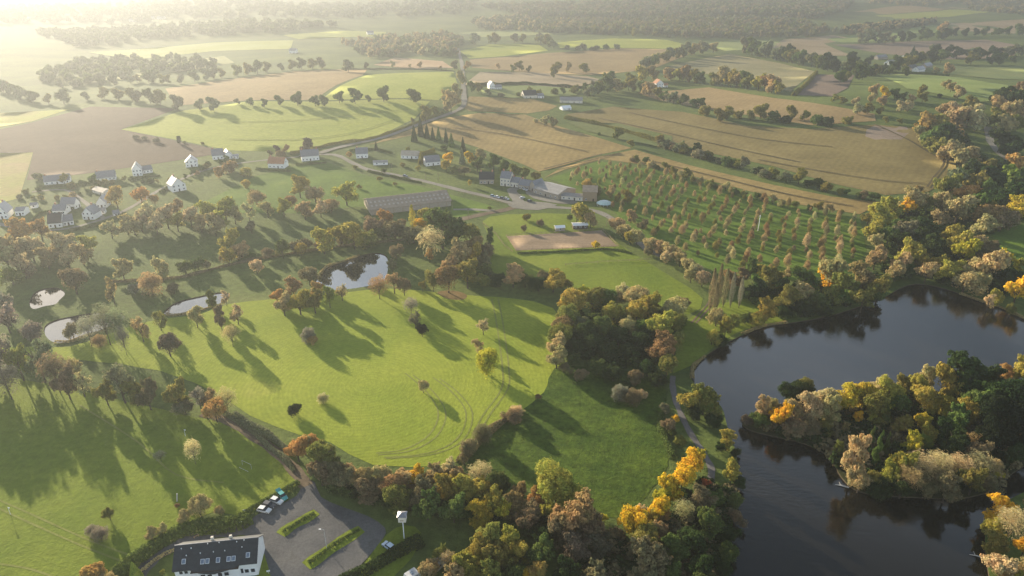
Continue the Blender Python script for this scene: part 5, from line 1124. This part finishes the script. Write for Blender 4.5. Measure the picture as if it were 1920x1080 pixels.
def house(label, a, b, W, eave, rise, wall='white_wall', roof='slate', across=False, wins=3, floors=1, chim=1, door=True, over=.35, cat='house', name='house', base=0.0, gable_win=True):
    """a gabled house: a, b are the pixels of the two feet of its front wall; W its depth (m)"""
    A, B = at(*a), at(*b)
    d = B - A; L = math.hypot(d.x, d.y); ang = math.atan2(d.y, d.x)
    zg = min(A.z, B.z, gz((A.x + B.x) / 2, (A.y + B.y) / 2)) - .15
    e = empty(name, ((A.x + B.x) / 2, (A.y + B.y) / 2, zg), ang)
    tag(e, label, cat)
    h = eave; x0, x1 = -L / 2, L / 2
    m = MB()
    if not across:
        prof = [(x0, 0, -.3), (x0, W, -.3), (x0, W, h), (x0, W / 2, h + rise), (x0, 0, h)]
        m.prism(prof, (L, 0, 0))
    else:
        prof = [(x0, 0, -.3), (x0, 0, h), (0, 0, h + rise), (x1, 0, h), (x1, 0, -.3)]
        m.prism(prof, (0, W, 0))
    m.build('wall', M[wall], e)
    t = .22; k = over
    r = MB()
    if not across:
        s = rise / (W / 2)
        for sg in (0, 1):
            ye, yr = (-k, W / 2) if sg == 0 else (W + k, W / 2)
            ze = h - s * k
            r.prism([(x0 - k, ye, ze + .03), (x0 - k, yr, h + rise + .03), (x0 - k, yr, h + rise + .03 + t), (x0 - k, ye, ze + .03 + t)], (L + 2 * k, 0, 0))
    else:
        s = rise / (L / 2)
        for sg in (-1, 1):
            xe = sg * (L / 2 + k); ze = h - s * k
            r.prism([(xe, -k, ze + .03), (0, -k, h + rise + .03), (0, -k, h + rise + .03 + t), (xe, -k, ze + .03 + t)], (0, W + 2 * k, 0))
    ro = r.build('roof', M[roof], e)
    for c in range(chim):
        cx = (x0 + 1.2) if c == 0 else (x1 - 1.2)
        if across: cx, cyy = 0.0, W * .75
        else: cyy = W / 2
        MB().box(cx - .4, cx + .4, cyy - .35, cyy + .35, h + rise - .6, h + rise + 1.3).box(cx - .48, cx + .48, cyy - .43, cyy + .43, h + rise + 1.3, h + rise + 1.45).build('chimney', M['brick'], ro)
    for fl in range(floors):
        z = .95 + 2.7 * fl
        if z + 1.2 > h + (rise * .6 if across else 0): break
        for i in range(wins):
            x = x0 + L * (i + .5) / wins
            if door and fl == 0 and i == wins // 2:
                dd = MB().box(x - .5, x + .5, -.05, .03, 0, 2.15).build('door', M['wood_dark'], e)
            else:
                window(e, x, z, 1.15, 1.25, 0.0)
    if gable_win and not across and rise > 2.2:
        # a window high in the gable ends
        for xs in (x0, x1):
            sgn = -1 if xs == x0 else 1
            f = MB().box(min(xs, xs + sgn * .06), max(xs, xs + sgn * .06), W / 2 - .6, W / 2 + .6, h - .1, h + 1.2).build('window', M['frame'], e)
            MB().box(min(xs, xs + sgn * .09), max(xs, xs + sgn * .09), W / 2 - .45, W / 2 + .45, h + .05, h + 1.05).build('pane', M['glass'], f)
    return e, L

# village on the left, in the haze
house('white gabled house with bright roof by the ploughed field edge', (250, 331), (268, 329), 9, 5.5, 4.5, across=True, floors=2, chim=0)
house('low white annexe beside the bright-roofed gabled house', (269, 326), (287, 323), 7, 3, 2.5, door=False, chim=0)
house('white house with bright roof halfway up the village edge', (349, 314), (371, 312), 8, 4.5, 4, across=True, floors=2, chim=0)
house('long house with glinting roof beside the orange garden trees', (324, 361), (350, 356), 11, 5, 5, across=True, floors=2)
house('grey-roofed white house at the top of the village', (399, 300), (420, 298), 9, 4, 4.5, floors=2)
house('white cross-gabled house next to the grey-roofed one', (421, 299), (437, 297), 9, 3.5, 3.5, across=True, chim=0)
house('flat garage at the right end of the village top', (438, 298), (448, 297), 6, 2.6, .8, door=False, chim=0, wins=2, gable_win=False)
house('white house with terracotta roof and dormers above the slope', (503, 315), (533, 316), 9, 4.2, 4.2, roof='tile', wins=4)
house('long white house with grey slate roof and dormers beside the lane', (566, 303), (599, 300), 9, 4.5, 4.5, wins=5, chim=2)
house('long low house below the ploughed field in the haze', (84, 348), (132, 343), 9, 3, 3.5, wins=5)
house('long low house with dark roof west of the gabled house', (182, 341), (218, 337), 9, 3, 4, wins=5)
house('bright glass-roofed shed in the village gardens', (174, 361), (194, 367), 7, 2.4, 1.6, roof='rooflight', wall='cream_wall', wins=2, chim=0, gable_win=False)
house('white house with bright roof above the lowest street', (182, 390), (201, 389), 9, 3.5, 4, across=True, chim=0)
house('narrow bright-walled house in the middle of the village', (142, 392), (152, 387), 10, 4, 3.5, across=True, chim=0, wins=2)
house('white house with steep glinting roof on the lowest street', (156, 412), (178, 412), 9, 4.2, 4.2, across=True, floors=2)
house('dark-roofed house at the foot of the village', (92, 428), (117, 426), 10, 3.5, 5, roof='dark_slate')
house('low grey house right of the dark-roofed one', (120, 424), (139, 421), 8, 3.2, 3, wins=3, chim=0)
house('pale house among the hazy lower gardens', (100, 403), (124, 402), 8, 3.2, 3, wins=3)
house('white box house with flat-looking roof behind the orange trees', (30, 405), (47, 404), 8, 3.6, 1.4, wins=3, chim=0, gable_win=False)
house('pale gabled house at the hazy left edge', (-6, 412), (16, 410), 12, 4.5, 5, across=True, floors=2)
house('small white shed beside the carport', (185, 402), (197, 401), 5, 2.4, 1.4, wins=2, chim=0, door=False, gable_win=False, name='shed', cat='shed')
house('small white garage by the bottom street', (216, 407), (226, 405), 5, 2.4, 1.6, wins=2, chim=0, door=False, gable_win=False, name='shed', cat='shed')
house('white garden shed beside the orange shrub', (402, 322), (409, 321), 4, 2.2, 1.2, wins=1, chim=0, door=False, gable_win=False, name='shed', cat='shed')
house('white shed in the upper village garden', (58, 391), (70, 390), 4, 2.4, 1.2, wins=1, chim=0, door=False, gable_win=False, name='shed', cat='shed')
# along the lane and the farm
house('white house with slate roof behind the orange tree', (668, 297), (690, 296), 8, 4.2, 4.2, floors=2, wins=3, chim=1)
house('white bungalow with tan roof in the conifer garden', (752, 297), (784, 298), 9, 3, 3, roof='tan_roof', wins=4, chim=0)
house('white gabled house with slate roof beside the golden trees', (799, 312), (826, 309), 9, 3.5, 4.2, wins=3, chim=0)
house('low grey-roofed garage near the lane', (700, 310), (727, 309), 7, 2.4, .9, roof='grey_roof', wins=2, chim=0, door=False, gable_win=False, name='garage', cat='garage')
house('stone longhouse with dark roof by the farm lawn', (899, 345), (926, 345), 9, 4, 4.5, wall='stone_wall', roof='dark_slate', wins=4, chim=2)
house('tall cream farmhouse with slate roof in the farm row', (938, 348), (956, 350), 9, 6.5, 4, wall='cream_wall', wins=3, floors=2, chim=2)
house('cream cottage attached to the tall farmhouse', (957, 350), (972, 352), 8, 4, 3, wall='cream_wall', wins=3, chim=1)
house('long slate-roofed cottage in the middle of the farm row', (973, 354), (992, 357), 8, 3.6, 3.2, wall='stone_wall', wins=4, chim=1)
house('big grey-roofed cattle shed in the farmyard', (1000, 362), (1046, 375), 20, 4, 3, wall='stone_wall', roof='grey_roof', wins=5, chim=0, cat='barn', name='barn', gable_win=False)
house('low grey lean-to in front of the cattle shed', (1052, 374), (1092, 377), 8, 3, 1.2, wall='cream_wall', roof='grey_roof', wins=4, chim=0, cat='barn', name='barn', gable_win=False)
house('tall open-ended hay barn beside the orchard', (1092, 377), (1119, 378), 16, 7, 2.4, wall='wood', roof='fibre', wins=2, chim=0, across=False, cat='barn', name='barn', gable_win=False)
house('small stone barn end in the farmyard', (993, 357), (1003, 360), 10, 5, 3, wall='stone_wall', roof='slate', wins=1, across=True, chim=0, cat='barn', name='barn', gable_win=False)
house('white-roofed open hut beside the riding arena', (1042, 434), (1059, 433), 4, 2.4, .8, wall='stone_wall', roof='white_sheet', wins=1, chim=0, door=False, gable_win=False, name='shelter', cat='shelter')
house('long dark field shelter beside the riding arena', (1075, 430), (1102, 429), 5, 2.6, .7, wall='wood_dark', roof='white_sheet', wins=3, chim=0, door=False, gable_win=False, name='shelter', cat='shelter')
# farther away
house('white farmhouse beside the country road hedge', (918, 168), (928, 168), 10, 6, 4, across=True, floors=2, chim=0)
house('low white wing of the roadside farmhouse', (929, 168), (941, 168), 8, 3.4, 2.5, wins=3, chim=0)
house('dark-roofed barn in the green paddock', (983, 184), (1007, 184), 14, 4, 5, wall='cream_wall', roof='dark_slate', wins=3, chim=0, cat='barn', name='barn')
house('small pale annexe by the dark-roofed barn', (1009, 184), (1020, 184), 8, 3, 2.5, wins=2, chim=0)
house('bright white tunnel-like shed beyond the maize', (1055, 207), (1071, 206), 8, 2.4, 2.2, roof='white_sheet', wins=2, chim=0, gable_win=False, name='shed', cat='shed')
house('long grey roof among the farm trees', (1050, 192), (1092, 194), 14, 3.5, 3, roof='grey_roof', wall='cream_wall', wins=4, chim=0, cat='barn', name='barn', gable_win=False)
house('white house with terracotta gable at the field corner', (1230, 165), (1244, 164), 10, 6, 4.5, roof='tile', across=True, floors=2)
house('low extension of the terracotta-gabled house', (1245, 164), (1252, 164), 8, 3, 2, roof='tile', wins=2, chim=0)
for i, (x, y, w, col, rf, lab) in enumerate([(1675, 122, 14, 'white_wall', 'grey_roof', 'white barn with pale roof in the far hamlet'), (1703, 112, 12, 'white_wall', 'slate', 'white house at the top of the far hamlet'), (1718, 118, 16, 'stone_wall', 'slate', 'slate-roofed house in the middle of the far hamlet'), (1728, 135, 12, 'white_wall', 'slate', 'white gabled house at the foot of the far hamlet'), (1655, 112, 18, 'stone_wall', 'slate', 'stone barn at the west end of the far hamlet'), (1742, 128, 12, 'stone_wall', 'slate', 'stone cottage at the east end of the far hamlet'), (1714, 132, 12, 'stone_wall', 'dark_slate', 'dark stone house below the hamlet middle')]):
    house(lab, (x - w / 2, y), (x + w / 2, y - 1), 10, 4.5, 4, wall=col, roof=rf, wins=3, chim=1)
for x, y, lab in ((205, 72, 'tiny white house in the far left haze'), (280, 36, 'white speck house near the hazy horizon'), (300, 36, 'second white speck house near the hazy horizon'), (548, 100, 'white house among the trees in the left haze'), (695, 65, 'pale house near the far strip field'), (248, 41, 'white speck house under the sun glare')):
    house(lab, (x - 6, y), (x + 6, y), 12, 5, 4, wins=2, chim=0, gable_win=False)

# riding hall with rooflights
def riding_hall():
    e, L = house('long riding hall with dotted grey-brown roof', (696, 404), (846, 386), 26, 4, 4, wall='stone_wall', roof='fibre', wins=0, chim=0, door=False, over=.6, cat='riding hall', name='riding_hall', gable_win=False)
    ro = [c for c in e.children if c.name.startswith('roof')][0]
    W, h, rise = 26.0, 4.0, 4.0
    n = 19
    me = None
    for sg in (0, 1):
        for r_ in (.30, .62):
            for i in range(n):
                x = -L / 2 + L * (i + .6) / n
                y = W / 2 * r_ if sg == 0 else W - W / 2 * r_
                z = h + rise * r_ + .03 + .22 + .04
                o = bpy.data.objects.new('roof_light', me) if me else MB().box(-.65, .65, -1.0, 1.0, -.02, .03).build('roof_light', M['rooflight'], ro)
                if me is None: me = o.data
                else: link(o, ro)
                o.location = (x, y, z); o.rotation_euler = (math.atan2(rise, W / 2) * (1 if sg == 0 else -1), 0, 0)
    n = 9
    for i in range(n):
        x = -L / 2 + L * (i + .5) / n
        MB().box(x - .15, x + .15, -.1, .05, 0, 4).build('post', M['wood'], e)
riding_hall()

# the black-roofed house at the bottom of the picture
def guest_house():
    A, B = at(333, 1094), at(485, 1078)
    d = B - A; L = math.hypot(d.x, d.y); ang = math.atan2(d.y, d.x)
    e = empty('guest_house', ((A.x + B.x) / 2, (A.y + B.y) / 2, 0.0), ang)
    tag(e, 'large white house with black slate roof and skylights beside the car park', 'house')
    W, h, rise = 9.6, 5.0, 3.7
    x0, x1 = -L / 2, L / 2
    MB().prism([(x0, 0, -.3), (x0, W, -.3), (x0, W, h), (x0, W / 2, h + rise), (x0, 0, h)], (L, 0, 0)).build('wall', M['white_wall'], e)
    c0, c1 = x0 + L * .2, x0 + L * .80
    # projecting middle bay with an angled front
    bay = [(c0 + .6, -.002, -.3), (c1 - .6, -.002, -.3), (c1 - 2.6, -.9, -.3), ((c0 + c1) / 2, -1.4, -.3), (c0 + 2.4, -1.0, -.3)]
    MB().prism([p for p in bay[::-1]], (0, 0, 4.2)).build('bay', M['white_wall'], e)
    s = rise / (W / 2); t = .2
    r = MB()
    def zr(y): return h + rise - abs(W / 2 - y) * s + .04
    for xa, xb, ye in ((x0 - .4, c0, -.5), (c1, x1 + .4, -.5)):
        r.prism([(xa, ye, zr(ye)), (xa, W / 2, zr(W / 2)), (xa, W / 2, zr(W / 2) + t), (xa, ye, zr(ye) + t)], (xb - xa, 0, 0))
    pts = [(c0 + .003, -.55), (c0 + 2.2, -1.3), ((c0 + c1) / 2, -1.8), (c1 - 2.4, -1.2), (c1 - .003, -.55), (c1 - .003, W / 2), (c0 + .003, W / 2)]
    r.prism([(x, y, zr(y) + .05) for x, y in pts], (0, 0, t))
    ye = W + .5
    r.prism([(x0 - .4, ye, zr(ye)), (x0 - .4, W / 2 + .003, zr(W / 2)), (x0 - .4, W / 2 + .003, zr(W / 2) + t), (x0 - .4, ye, zr(ye) + t)], (L + .8, 0, 0))
    ro = r.build('roof', M['dark_slate'], e)
    MB().box(x0 - .4, x1 + .4, W / 2 - .12, W / 2 + .12, h + rise + .16, h + rise + .34).build('ridge', M['slate'], ro)
    sl = math.atan(s)
    for fx in (.115, .345, .405, .535, .665, .725, .90):
        x = x0 + L * fx; y = .9 if .2 < fx < .8 else 1.3
        o = MB().box(-.5, .5, -.65, .65, 0, .10).build('skylight', M['frame'], ro)
        o.location = (x, y, zr(y) + t + .06); o.rotation_euler = (sl, 0, 0)
        p = MB().box(-.4, .4, -.55, .55, .03, .13).build('pane', M['skyglass'], o)
    me = None
    for fx, y in ((.07, 3.9), (.19, 3.8), (.14, 2.4), (.31, 2.6), (.39, 4.4), (.47, 2.6), (.53, 4.4), (.61, 2.6), (.75, 4.2), (.84, 4.4), (.82, 3.0)):
        o = MB().tube([(0, 0, 0), (0, 0, .3)], [.13, .13], 6).build('roof_vent', M['frame'], ro) if me is None else link(bpy.data.objects.new('roof_vent', me), ro)
        me = o.data; o.location = (x0 + L * fx, y, zr(y) + t + .04)
    for fx, hh in ((.43, 1.5), (.66, 1.3)):
        x = x0 + L * fx
        MB().box(x - .35, x + .35, W * .62 - .3, W * .62 + .3, h + rise - 1.2, h + rise + hh * .6).build('chimney', M['cream_wall'], ro)
    for x in (x0 + 1.6, x0 + 2.9): window(e, x, 3.1, 1.1, 1.2, 0.0)
    for x in (x1 - 2.8, x1 - 1.2): window(e, x, 1.2, 1.3, 1.5, 0.0)
    window(e, x1 - 4.0, 1.2, .9, 1.9, 0.0)
    for k, x in enumerate((c0 + 3.2, c0 + 5.0, (c0 + c1) / 2 + 1.2, c1 - 3.4)):
        y = -1.1 if k < 1 else (-1.3 if k == 1 else -1.15)
        window(e, x, 2.2, 1.4, 1.5, y - .12)
    MB().box(c0 + .2, c1 - .2, -1.3, -.01, 4.25, 4.45).build('balcony_beam', M['wood_dark'], e)
guest_house()

# ------------------------------------------------------------------ vehicles
def paint(name, col): return plain(name, col, 0.3, 0.6, 0.03, 1.0)
M['tyre'] = plain('tyre', (0.02, 0.02, 0.02), 0.8, 0.2, 0.1, 5.0)
M['lamp'] = plain('headlamp', (0.7, 0.7, 0.68), 0.2, 0.6, 0.05, 5.0)
M['rim'] = plain('wheel rim', (0.45, 0.45, 0.46), 0.35, 0.5, 0.05, 5.0)
def car(label, px, heading, col, group=None, hatch=False, L=4.2):
    P = at(*px)
    a = at(px[0] + heading[0], px[1] + heading[1]); ang = math.atan2(a.y - P.y, a.x - P.x)
    e = empty('parked_car', P + Vector((0, 0, .1)), ang); tag(e, label, 'car', group)
    w = .86; s = L / 4.2
    low = [(-2.1, .3), (-2.1, .85), (-1.95, .95), (.9, .95), (1.9, .80), (2.1, .62), (2.1, .3)]
    MB().prism([(x * s, -w, z) for x, z in low], (0, 2 * w, 0)).build('body', paint('car paint', col), e)
    cab = [(-1.95, .951), (-1.55, 1.45), (.15, 1.47), (.95, .951)]
    n0 = MB(); k = .72
    v = [(x * s, -w + .04, z) if z < 1 else (x * s, -k + .02, z) for x, z in cab]
    v2 = [(x, -y, z) for x, y, z in v]
    n0.v = v + v2; n0.f = [(3, 2, 1, 0), (4, 5, 6, 7), (0, 1, 5, 4), (2, 3, 7, 6)]
    n0.build('window', M['glass'], e)
    MB().box(-1.6 * s, .2 * s, -k, k, 1.44, 1.52).build('roof', paint('car paint', col), e)
    me = None
    for x in (-1.3, 1.3):
        for y in (-w, w):
            m = MB(); m.tube([(0, -.11, 0), (0, .11, 0)], [.32, .32], 12)
            o = m.build('wheel', M['tyre'], e); o.location = (x * s, y, .32)
            r_ = MB().tube([(0, -.125, 0), (0, .125, 0)], [.18, .18], 8).build('rim', M['rim'], o)
    for y in (-.6, .6):
        MB().box(2.1 * s, 2.12 * s, y - .18, y + .18, .58, .74).build('headlight', M['lamp'], e)
    if hatch:
        MB().prism([(-1.95 * s, -.75, 1.0), (-2.9 * s, -.75, 1.75), (-2.85 * s, -.75, 1.83), (-1.6 * s, -.75, 1.5)], (0, 1.5, 0)).build('tailgate', paint('car paint', col), e)
    return e
CP = 'cars along the top of the car park'
car('white car at the lower end of the parked row', (496, 959), (14, 3), (.7, .7, .68), CP)
car('black car between the two white parked cars', (505, 950), (14, 4), (.05, .05, .055), CP)
car('white car beside the teal one in the parked row', (519, 942), (14, 5), (.68, .68, .66), CP)
car('teal car with its tailgate raised in the parked row', (530, 933), (10, 10), (.05, .3, .28), CP, hatch=True)
car('silver-blue car alone on the grass edge of the car park', (729, 1027), (-10, -7), (.42, .5, .58))
FG = 'cars parked along the farm drive'
for x, y, hx, hy, col, lab in ((924, 369, 8, 2, (.3, .38, .45), 'blue-grey car at the upper end of the farm parking row'), (933, 371, 8, 3, (.6, .6, .6), 'silver car second in the farm parking row'), (942, 373, 8, 3, (.08, .08, .09), 'dark car third in the farm parking row'), (950, 374, 8, 3, (.55, .55, .56), 'pale car at the lower end of the farm parking row'), (979, 372, 8, -2, (.6, .6, .6), 'silver car on the far side of the farm drive'), (993, 378, 8, -4, (.06, .07, .09), 'dark car below the farm drive'), (985, 357, 8, 3, (.7, .7, .7), 'white van-like car by the farm row')):
    car(lab, (x, y), (hx, hy), col, FG)
car('dark car beside the village lane verge', (760, 331), (8, 2), (.15, .18, .22))

M['caravan'] = plain('weathered white panels', (0.42, 0.42, 0.41), 0.5, 0.4, 0.2, 1.5)
def caravan(label, a, b, W=2.4):
    A, B = at(*a), at(*b); d = B - A; L = math.hypot(d.x, d.y)
    e = empty('caravan', ((A.x + B.x) / 2, (A.y + B.y) / 2, 0), math.atan2(d.y, d.x)); tag(e, label, 'caravan', 'caravans under the trees')
    h = L / 2
    prof = [(-h, .5), (-h - .1, 1.4), (-h + .3, 2.5), (h - .3, 2.55), (h + .15, 1.5), (h - .05, .5)]
    MB().prism([(x, -W / 2, z) for x, z in prof], (0, W, 0)).build('body', M['caravan'], e)
    MB().box(-h + .9, -h + 2.0, -W / 2 - .02, -W / 2 + .01, 1.4, 2.0).build('window', M['glass'], e)
    MB().box(h - 2.0, h - .9, -W / 2 - .02, -W / 2 + .01, 1.4, 2.0).build('window', M['glass'], e)
    MB().box(-.35, .35, -W / 2 - .02, -W / 2 + .01, .6, 2.3).build('door', M['frame'], e)
    MB().box(-.4, .4, -.4, .4, 2.55, 2.7).build('roof_hatch', M['skyglass'], e)
    for y in (-W / 2 + .15, W / 2 - .15):
        MB().tube([(0, y - .1, .34), (0, y + .1, .34)], [.34, .34], 10).build('wheel', M['tyre'], e)
    MB().box(h, h + 1.1, -.06, .06, .45, .55).build('tow_bar', M['post'], e)
caravan('white caravan slanting under the thin olive trees', (812, 1072), (838, 1048), 2.6)
caravan('white caravan roof peeping between the two olive trees', (922, 1052), (944, 1066), 2.5)
caravan('white caravan at the bottom edge below the dark lawn', (762, 1094), (784, 1080), 2.5)

# ------------------------------------------------------------------ small things
def pole(name, label, px, h, r, mat='post', cat='pole', arm=False):
    P = at(*px); e = empty(name, P); tag(e, label, cat)
    MB().tube([(0, 0, -.2), (0, 0, h)], [r, r * .6], 7).build('shaft', M[mat], e)
    return e, h
P = at(758, 1010)
e = empty('nest_box_mast', P); tag(e, 'white box with grey hipped roof on a tall white pole', 'dovecote')
MB().tube([(0, 0, -.2), (0, 0, 7.2)], [.16, .14], 8).build('pole', M['frame'], e)
bx = MB().box(-1.1, 1.1, -1.1, 1.1, 7.2, 9.2).build('box', M['cream_wall'], e)
m = MB(); m.v = [(-1.35, -1.35, 9.2), (1.35, -1.35, 9.2), (1.35, 1.35, 9.2), (-1.35, 1.35, 9.2), (-.2, 0, 9.95), (.2, 0, 9.95)]; m.f = [(3, 2, 1, 0), (0, 1, 5, 4), (1, 2, 5), (2, 3, 4, 5), (3, 0, 4)]
m.build('roof', M['slate'], e)
MB().box(-.5, .5, -1.3, -1.1, 7.9, 7.98).build('perch', M['wood'], bx)
MB().tube([(-1.1, 0, 8.9), (-1.9, 0, 9.0)], [.05, .05], 5).build('bracket', M['post'], e)
e, h = pole('street_lamp', 'slender grey street lamp on the car park strip', (613, 1030), 7.5, .09, 'post', 'street lamp')
MB().tube([(0, 0, 7.3), (-.5, 0, 7.6), (-.9, 0, 7.6)], [.05, .05, .05], 5).build('arm', M['post'], e)
MB().box(-1.4, -.8, -.14, .14, 7.55, 7.68).build('lamp_head', M['frame'], e)
e, h = pole('white_mast', 'white pole standing among the orchard trees', (1421, 433), 10.5, .22, 'frame', 'pole')
MB().box(-.5, .5, -.1, .1, 9.9, 10.1).build('crossbar', M['frame'], e)
for x, y, lab in ((735, 322, 'wooden utility pole beside the village lane bend'), (798, 338, 'wooden utility pole by the pale lay-by'), (822, 340, 'wooden utility pole next to the lay-by sign'), (1137, 424, 'wooden utility pole at the corner of the riding arena'), (848, 392, 'wooden utility pole at the riding hall gable'), (878, 410, 'wooden utility pole at the barn track')):
    e, h = pole('utility_pole', lab, (x, y), 7.0, .14, 'wood', 'utility pole')
    MB().box(-.7, .7, -.06, .06, 6.5, 6.65).build('crossarm', M['wood_dark'], e)
for x, y, lab in ((20, 965, 'thin white post on the sunny left field'), (348, 818, 'white flag post in the shaded left field')):
    e, h = pole('field_post', lab, (x, y), 3.0, .07, 'frame', 'post')
    MB().box(0, .5, -.02, .02, 2.5, 2.9).build('flag', M['white_sheet'], e)

def fence(label, pts, h=1.3, gap=3.0, closed=True):
    W = [at(*p) for p in pts]
    if closed: W.append(W[0])
    e = empty('paddock_fence', W[0]); tag(e, label, 'fence')
    me = None
    r = MB()
    for a, b in zip(W, W[1:]):
        L = (b - a).length; n = max(1, int(L / gap))
        for i in range(n):
            p = a.lerp(b, i / n) - W[0]
            o = MB().box(-.09, .09, -.09, .09, -.2, h).build('post', M['wood'], e) if me is None else link(bpy.data.objects.new('post', me), e)
            me = o.data; o.location = p
        d = (b - a).normalized(); ang = math.atan2(d.y, d.x)
        for z in (.55, 1.1):
            o = MB().box(0, L, -.03, .03, z, z + .1).build('rail', M['wood'], e)
            o.location = a - W[0]; o.rotation_euler = (0, 0, ang)
fence('post and rail fence round the riding arena', [(949, 443), (1129, 431), (1160, 463), (967, 471)])
fence('wooden fence along the paddock above the arena', [(905, 420), (930, 440), (946, 462), (962, 474)], closed=False)
fence('wire fence along the lower paddock', [(1060, 498), (1140, 492), (1220, 488)], closed=False, gap=5)
fence('roadside rail fence below the village lane', [(860, 361), (905, 372), (960, 386)], closed=False, gap=4)

# goal frame, dome, gate posts, logs
P = at(455, 872); Q = at(472, 880)
e = empty('goal_frame', P, math.atan2(Q.y - P.y, Q.x - P.x)); tag(e, 'white goal frame in the shaded corner of the left field', 'goal')
Lg = (Q - P).length
MB().tube([(0, 0, 0), (0, 0, 2)], [.045, .045], 6).build('upright', M['post'], e)
MB().tube([(Lg, 0, 0), (Lg, 0, 2)], [.045, .045], 6).build('upright', M['post'], e)
MB().tube([(0, 0, 2), (Lg, 0, 2)], [.045, .045], 6).build('crossbar', M['post'], e)
MB().tube([(0, -1.4, .05), (Lg, -1.4, .05)], [.05, .05], 6).build('ground_bar', M['post'], e)
P = at(1133, 384)
e = empty('round_tent', P); tag(e, 'pale green round tent at the orchard edge', 'tent')
m = MB(); n = 14; rr = 5.6
m.v = [(rr * math.cos(6.283 * i / n), rr * math.sin(6.283 * i / n), 1.3) for i in range(n)] + [(rr * .6 * math.cos(6.283 * i / n), rr * .6 * math.sin(6.283 * i / n), 2.5) for i in range(n)] + [(0, 0, 3.1)]
m.f = [(i, (i + 1) % n, n + (i + 1) % n, n + i) for i in range(n)] + [(n + i, n + (i + 1) % n, 2 * n) for i in range(n)]
m.build('canopy', M['teal_sheet'], e)
for i in range(n):
    a = 6.283 * i / n
    MB().tube([(rr * math.cos(a), rr * math.sin(a), 0), (rr * math.cos(a), rr * math.sin(a), 1.3), (rr * .6 * math.cos(a), rr * .6 * math.sin(a), 2.55), (0, 0, 3.15)], [.06] * 4, 4).build('rib', M['frame'], e)
def log(label, a, b, r):
    A, B = at(*a), at(*b); e = empty('fallen_log', A); tag(e, label, 'log'); d = B - A
    MB().tube([(0, 0, -.5), (d.x * .5, d.y * .5, -.2), (d.x, d.y, -.35)], [r, r * .8, r * .35], 7).build('stem', M['bark_pale'], e)
    MB().tube([(d.x * .6, d.y * .6, -.25), (d.x * .8 + .8, d.y * .8 + 1.0, .15)], [r * .4, r * .12], 5).build('branch', M['bark_pale'], e)
log('pale fallen branch lying in the lake by the right bank', (1846, 1044), (1818, 1038), .22)
log('fallen trunk in the water at the island edge', (1592, 912), (1566, 907), .3)
def bench(label, a, b):
    A, B = at(*a), at(*b); d = B - A; L = (d).length
    e = empty('timber_barrier', A, math.atan2(d.y, d.x)); tag(e, label, 'barrier')
    MB().tube([(0, 0, .55), (L, 0, .55)], [.13, .11], 7).build('rail', M['wood'], e)
    for x in (.25, L - .25): MB().box(x - .08, x + .08, -.08, .08, -.1, .5).build('post', M['wood'], e)
bench('timber rail on the verge behind the black-roofed house', (358, 1004), (367, 1003))
bench('slanted timber rail nearer the black-roofed house', (363, 1010), (374, 1005))
hedge('sunlit low wall of dry grass along the lane edge', [(262, 1076), (290, 1052), (318, 1036), (338, 1030)], .9, .8, 'pale', .3, name='grass_bank')
for x, y, lab in ((459, 962, 'small white sign by the lowest parked car'), (452, 983, 'small white sign at the driveway mouth'), (504, 1076, 'small white sign on the verge beside the house')):
    e = empty('small_sign', at(x, y), .3); tag(e, lab, 'sign')
    MB().box(-.05, .05, -.05, .05, -.1, 1.0).build('post', M['post'], e)
    MB().box(-.45, .45, -.03, .03, .8, 1.35).build('panel', M['frame'], e)
P = at(332, 940)
e = empty('wooden_shelter', P, .5); tag(e, 'small leaning timber post above the rust bush', 'post')
MB().tube([(0, 0, 0), (.5, .3, 2.6)], [.22, .18], 6).build('stem', M['post'], e)
# ------------------------------------------------------------------ the hazy air
def haze():
    m, nt, out = new_mat('haze')
    v = nd(nt, 'ShaderNodeVolumePrincipled')
    v.inputs['Color'].default_value = (0.195, 0.206, 0.215, 1)
    v.inputs['Density'].default_value = 0.0004
    v.inputs['Anisotropy'].default_value = 0.53
    nt.links.new(v.outputs[0], out.inputs['Volume'])
    b = MB().box(-15000, 15000, -15000, 15000, -5.0, 172.0).build('haze', m)
    tag(b, 'pale backlit haze in the air over the whole valley', 'haze', kind='stuff')
haze()
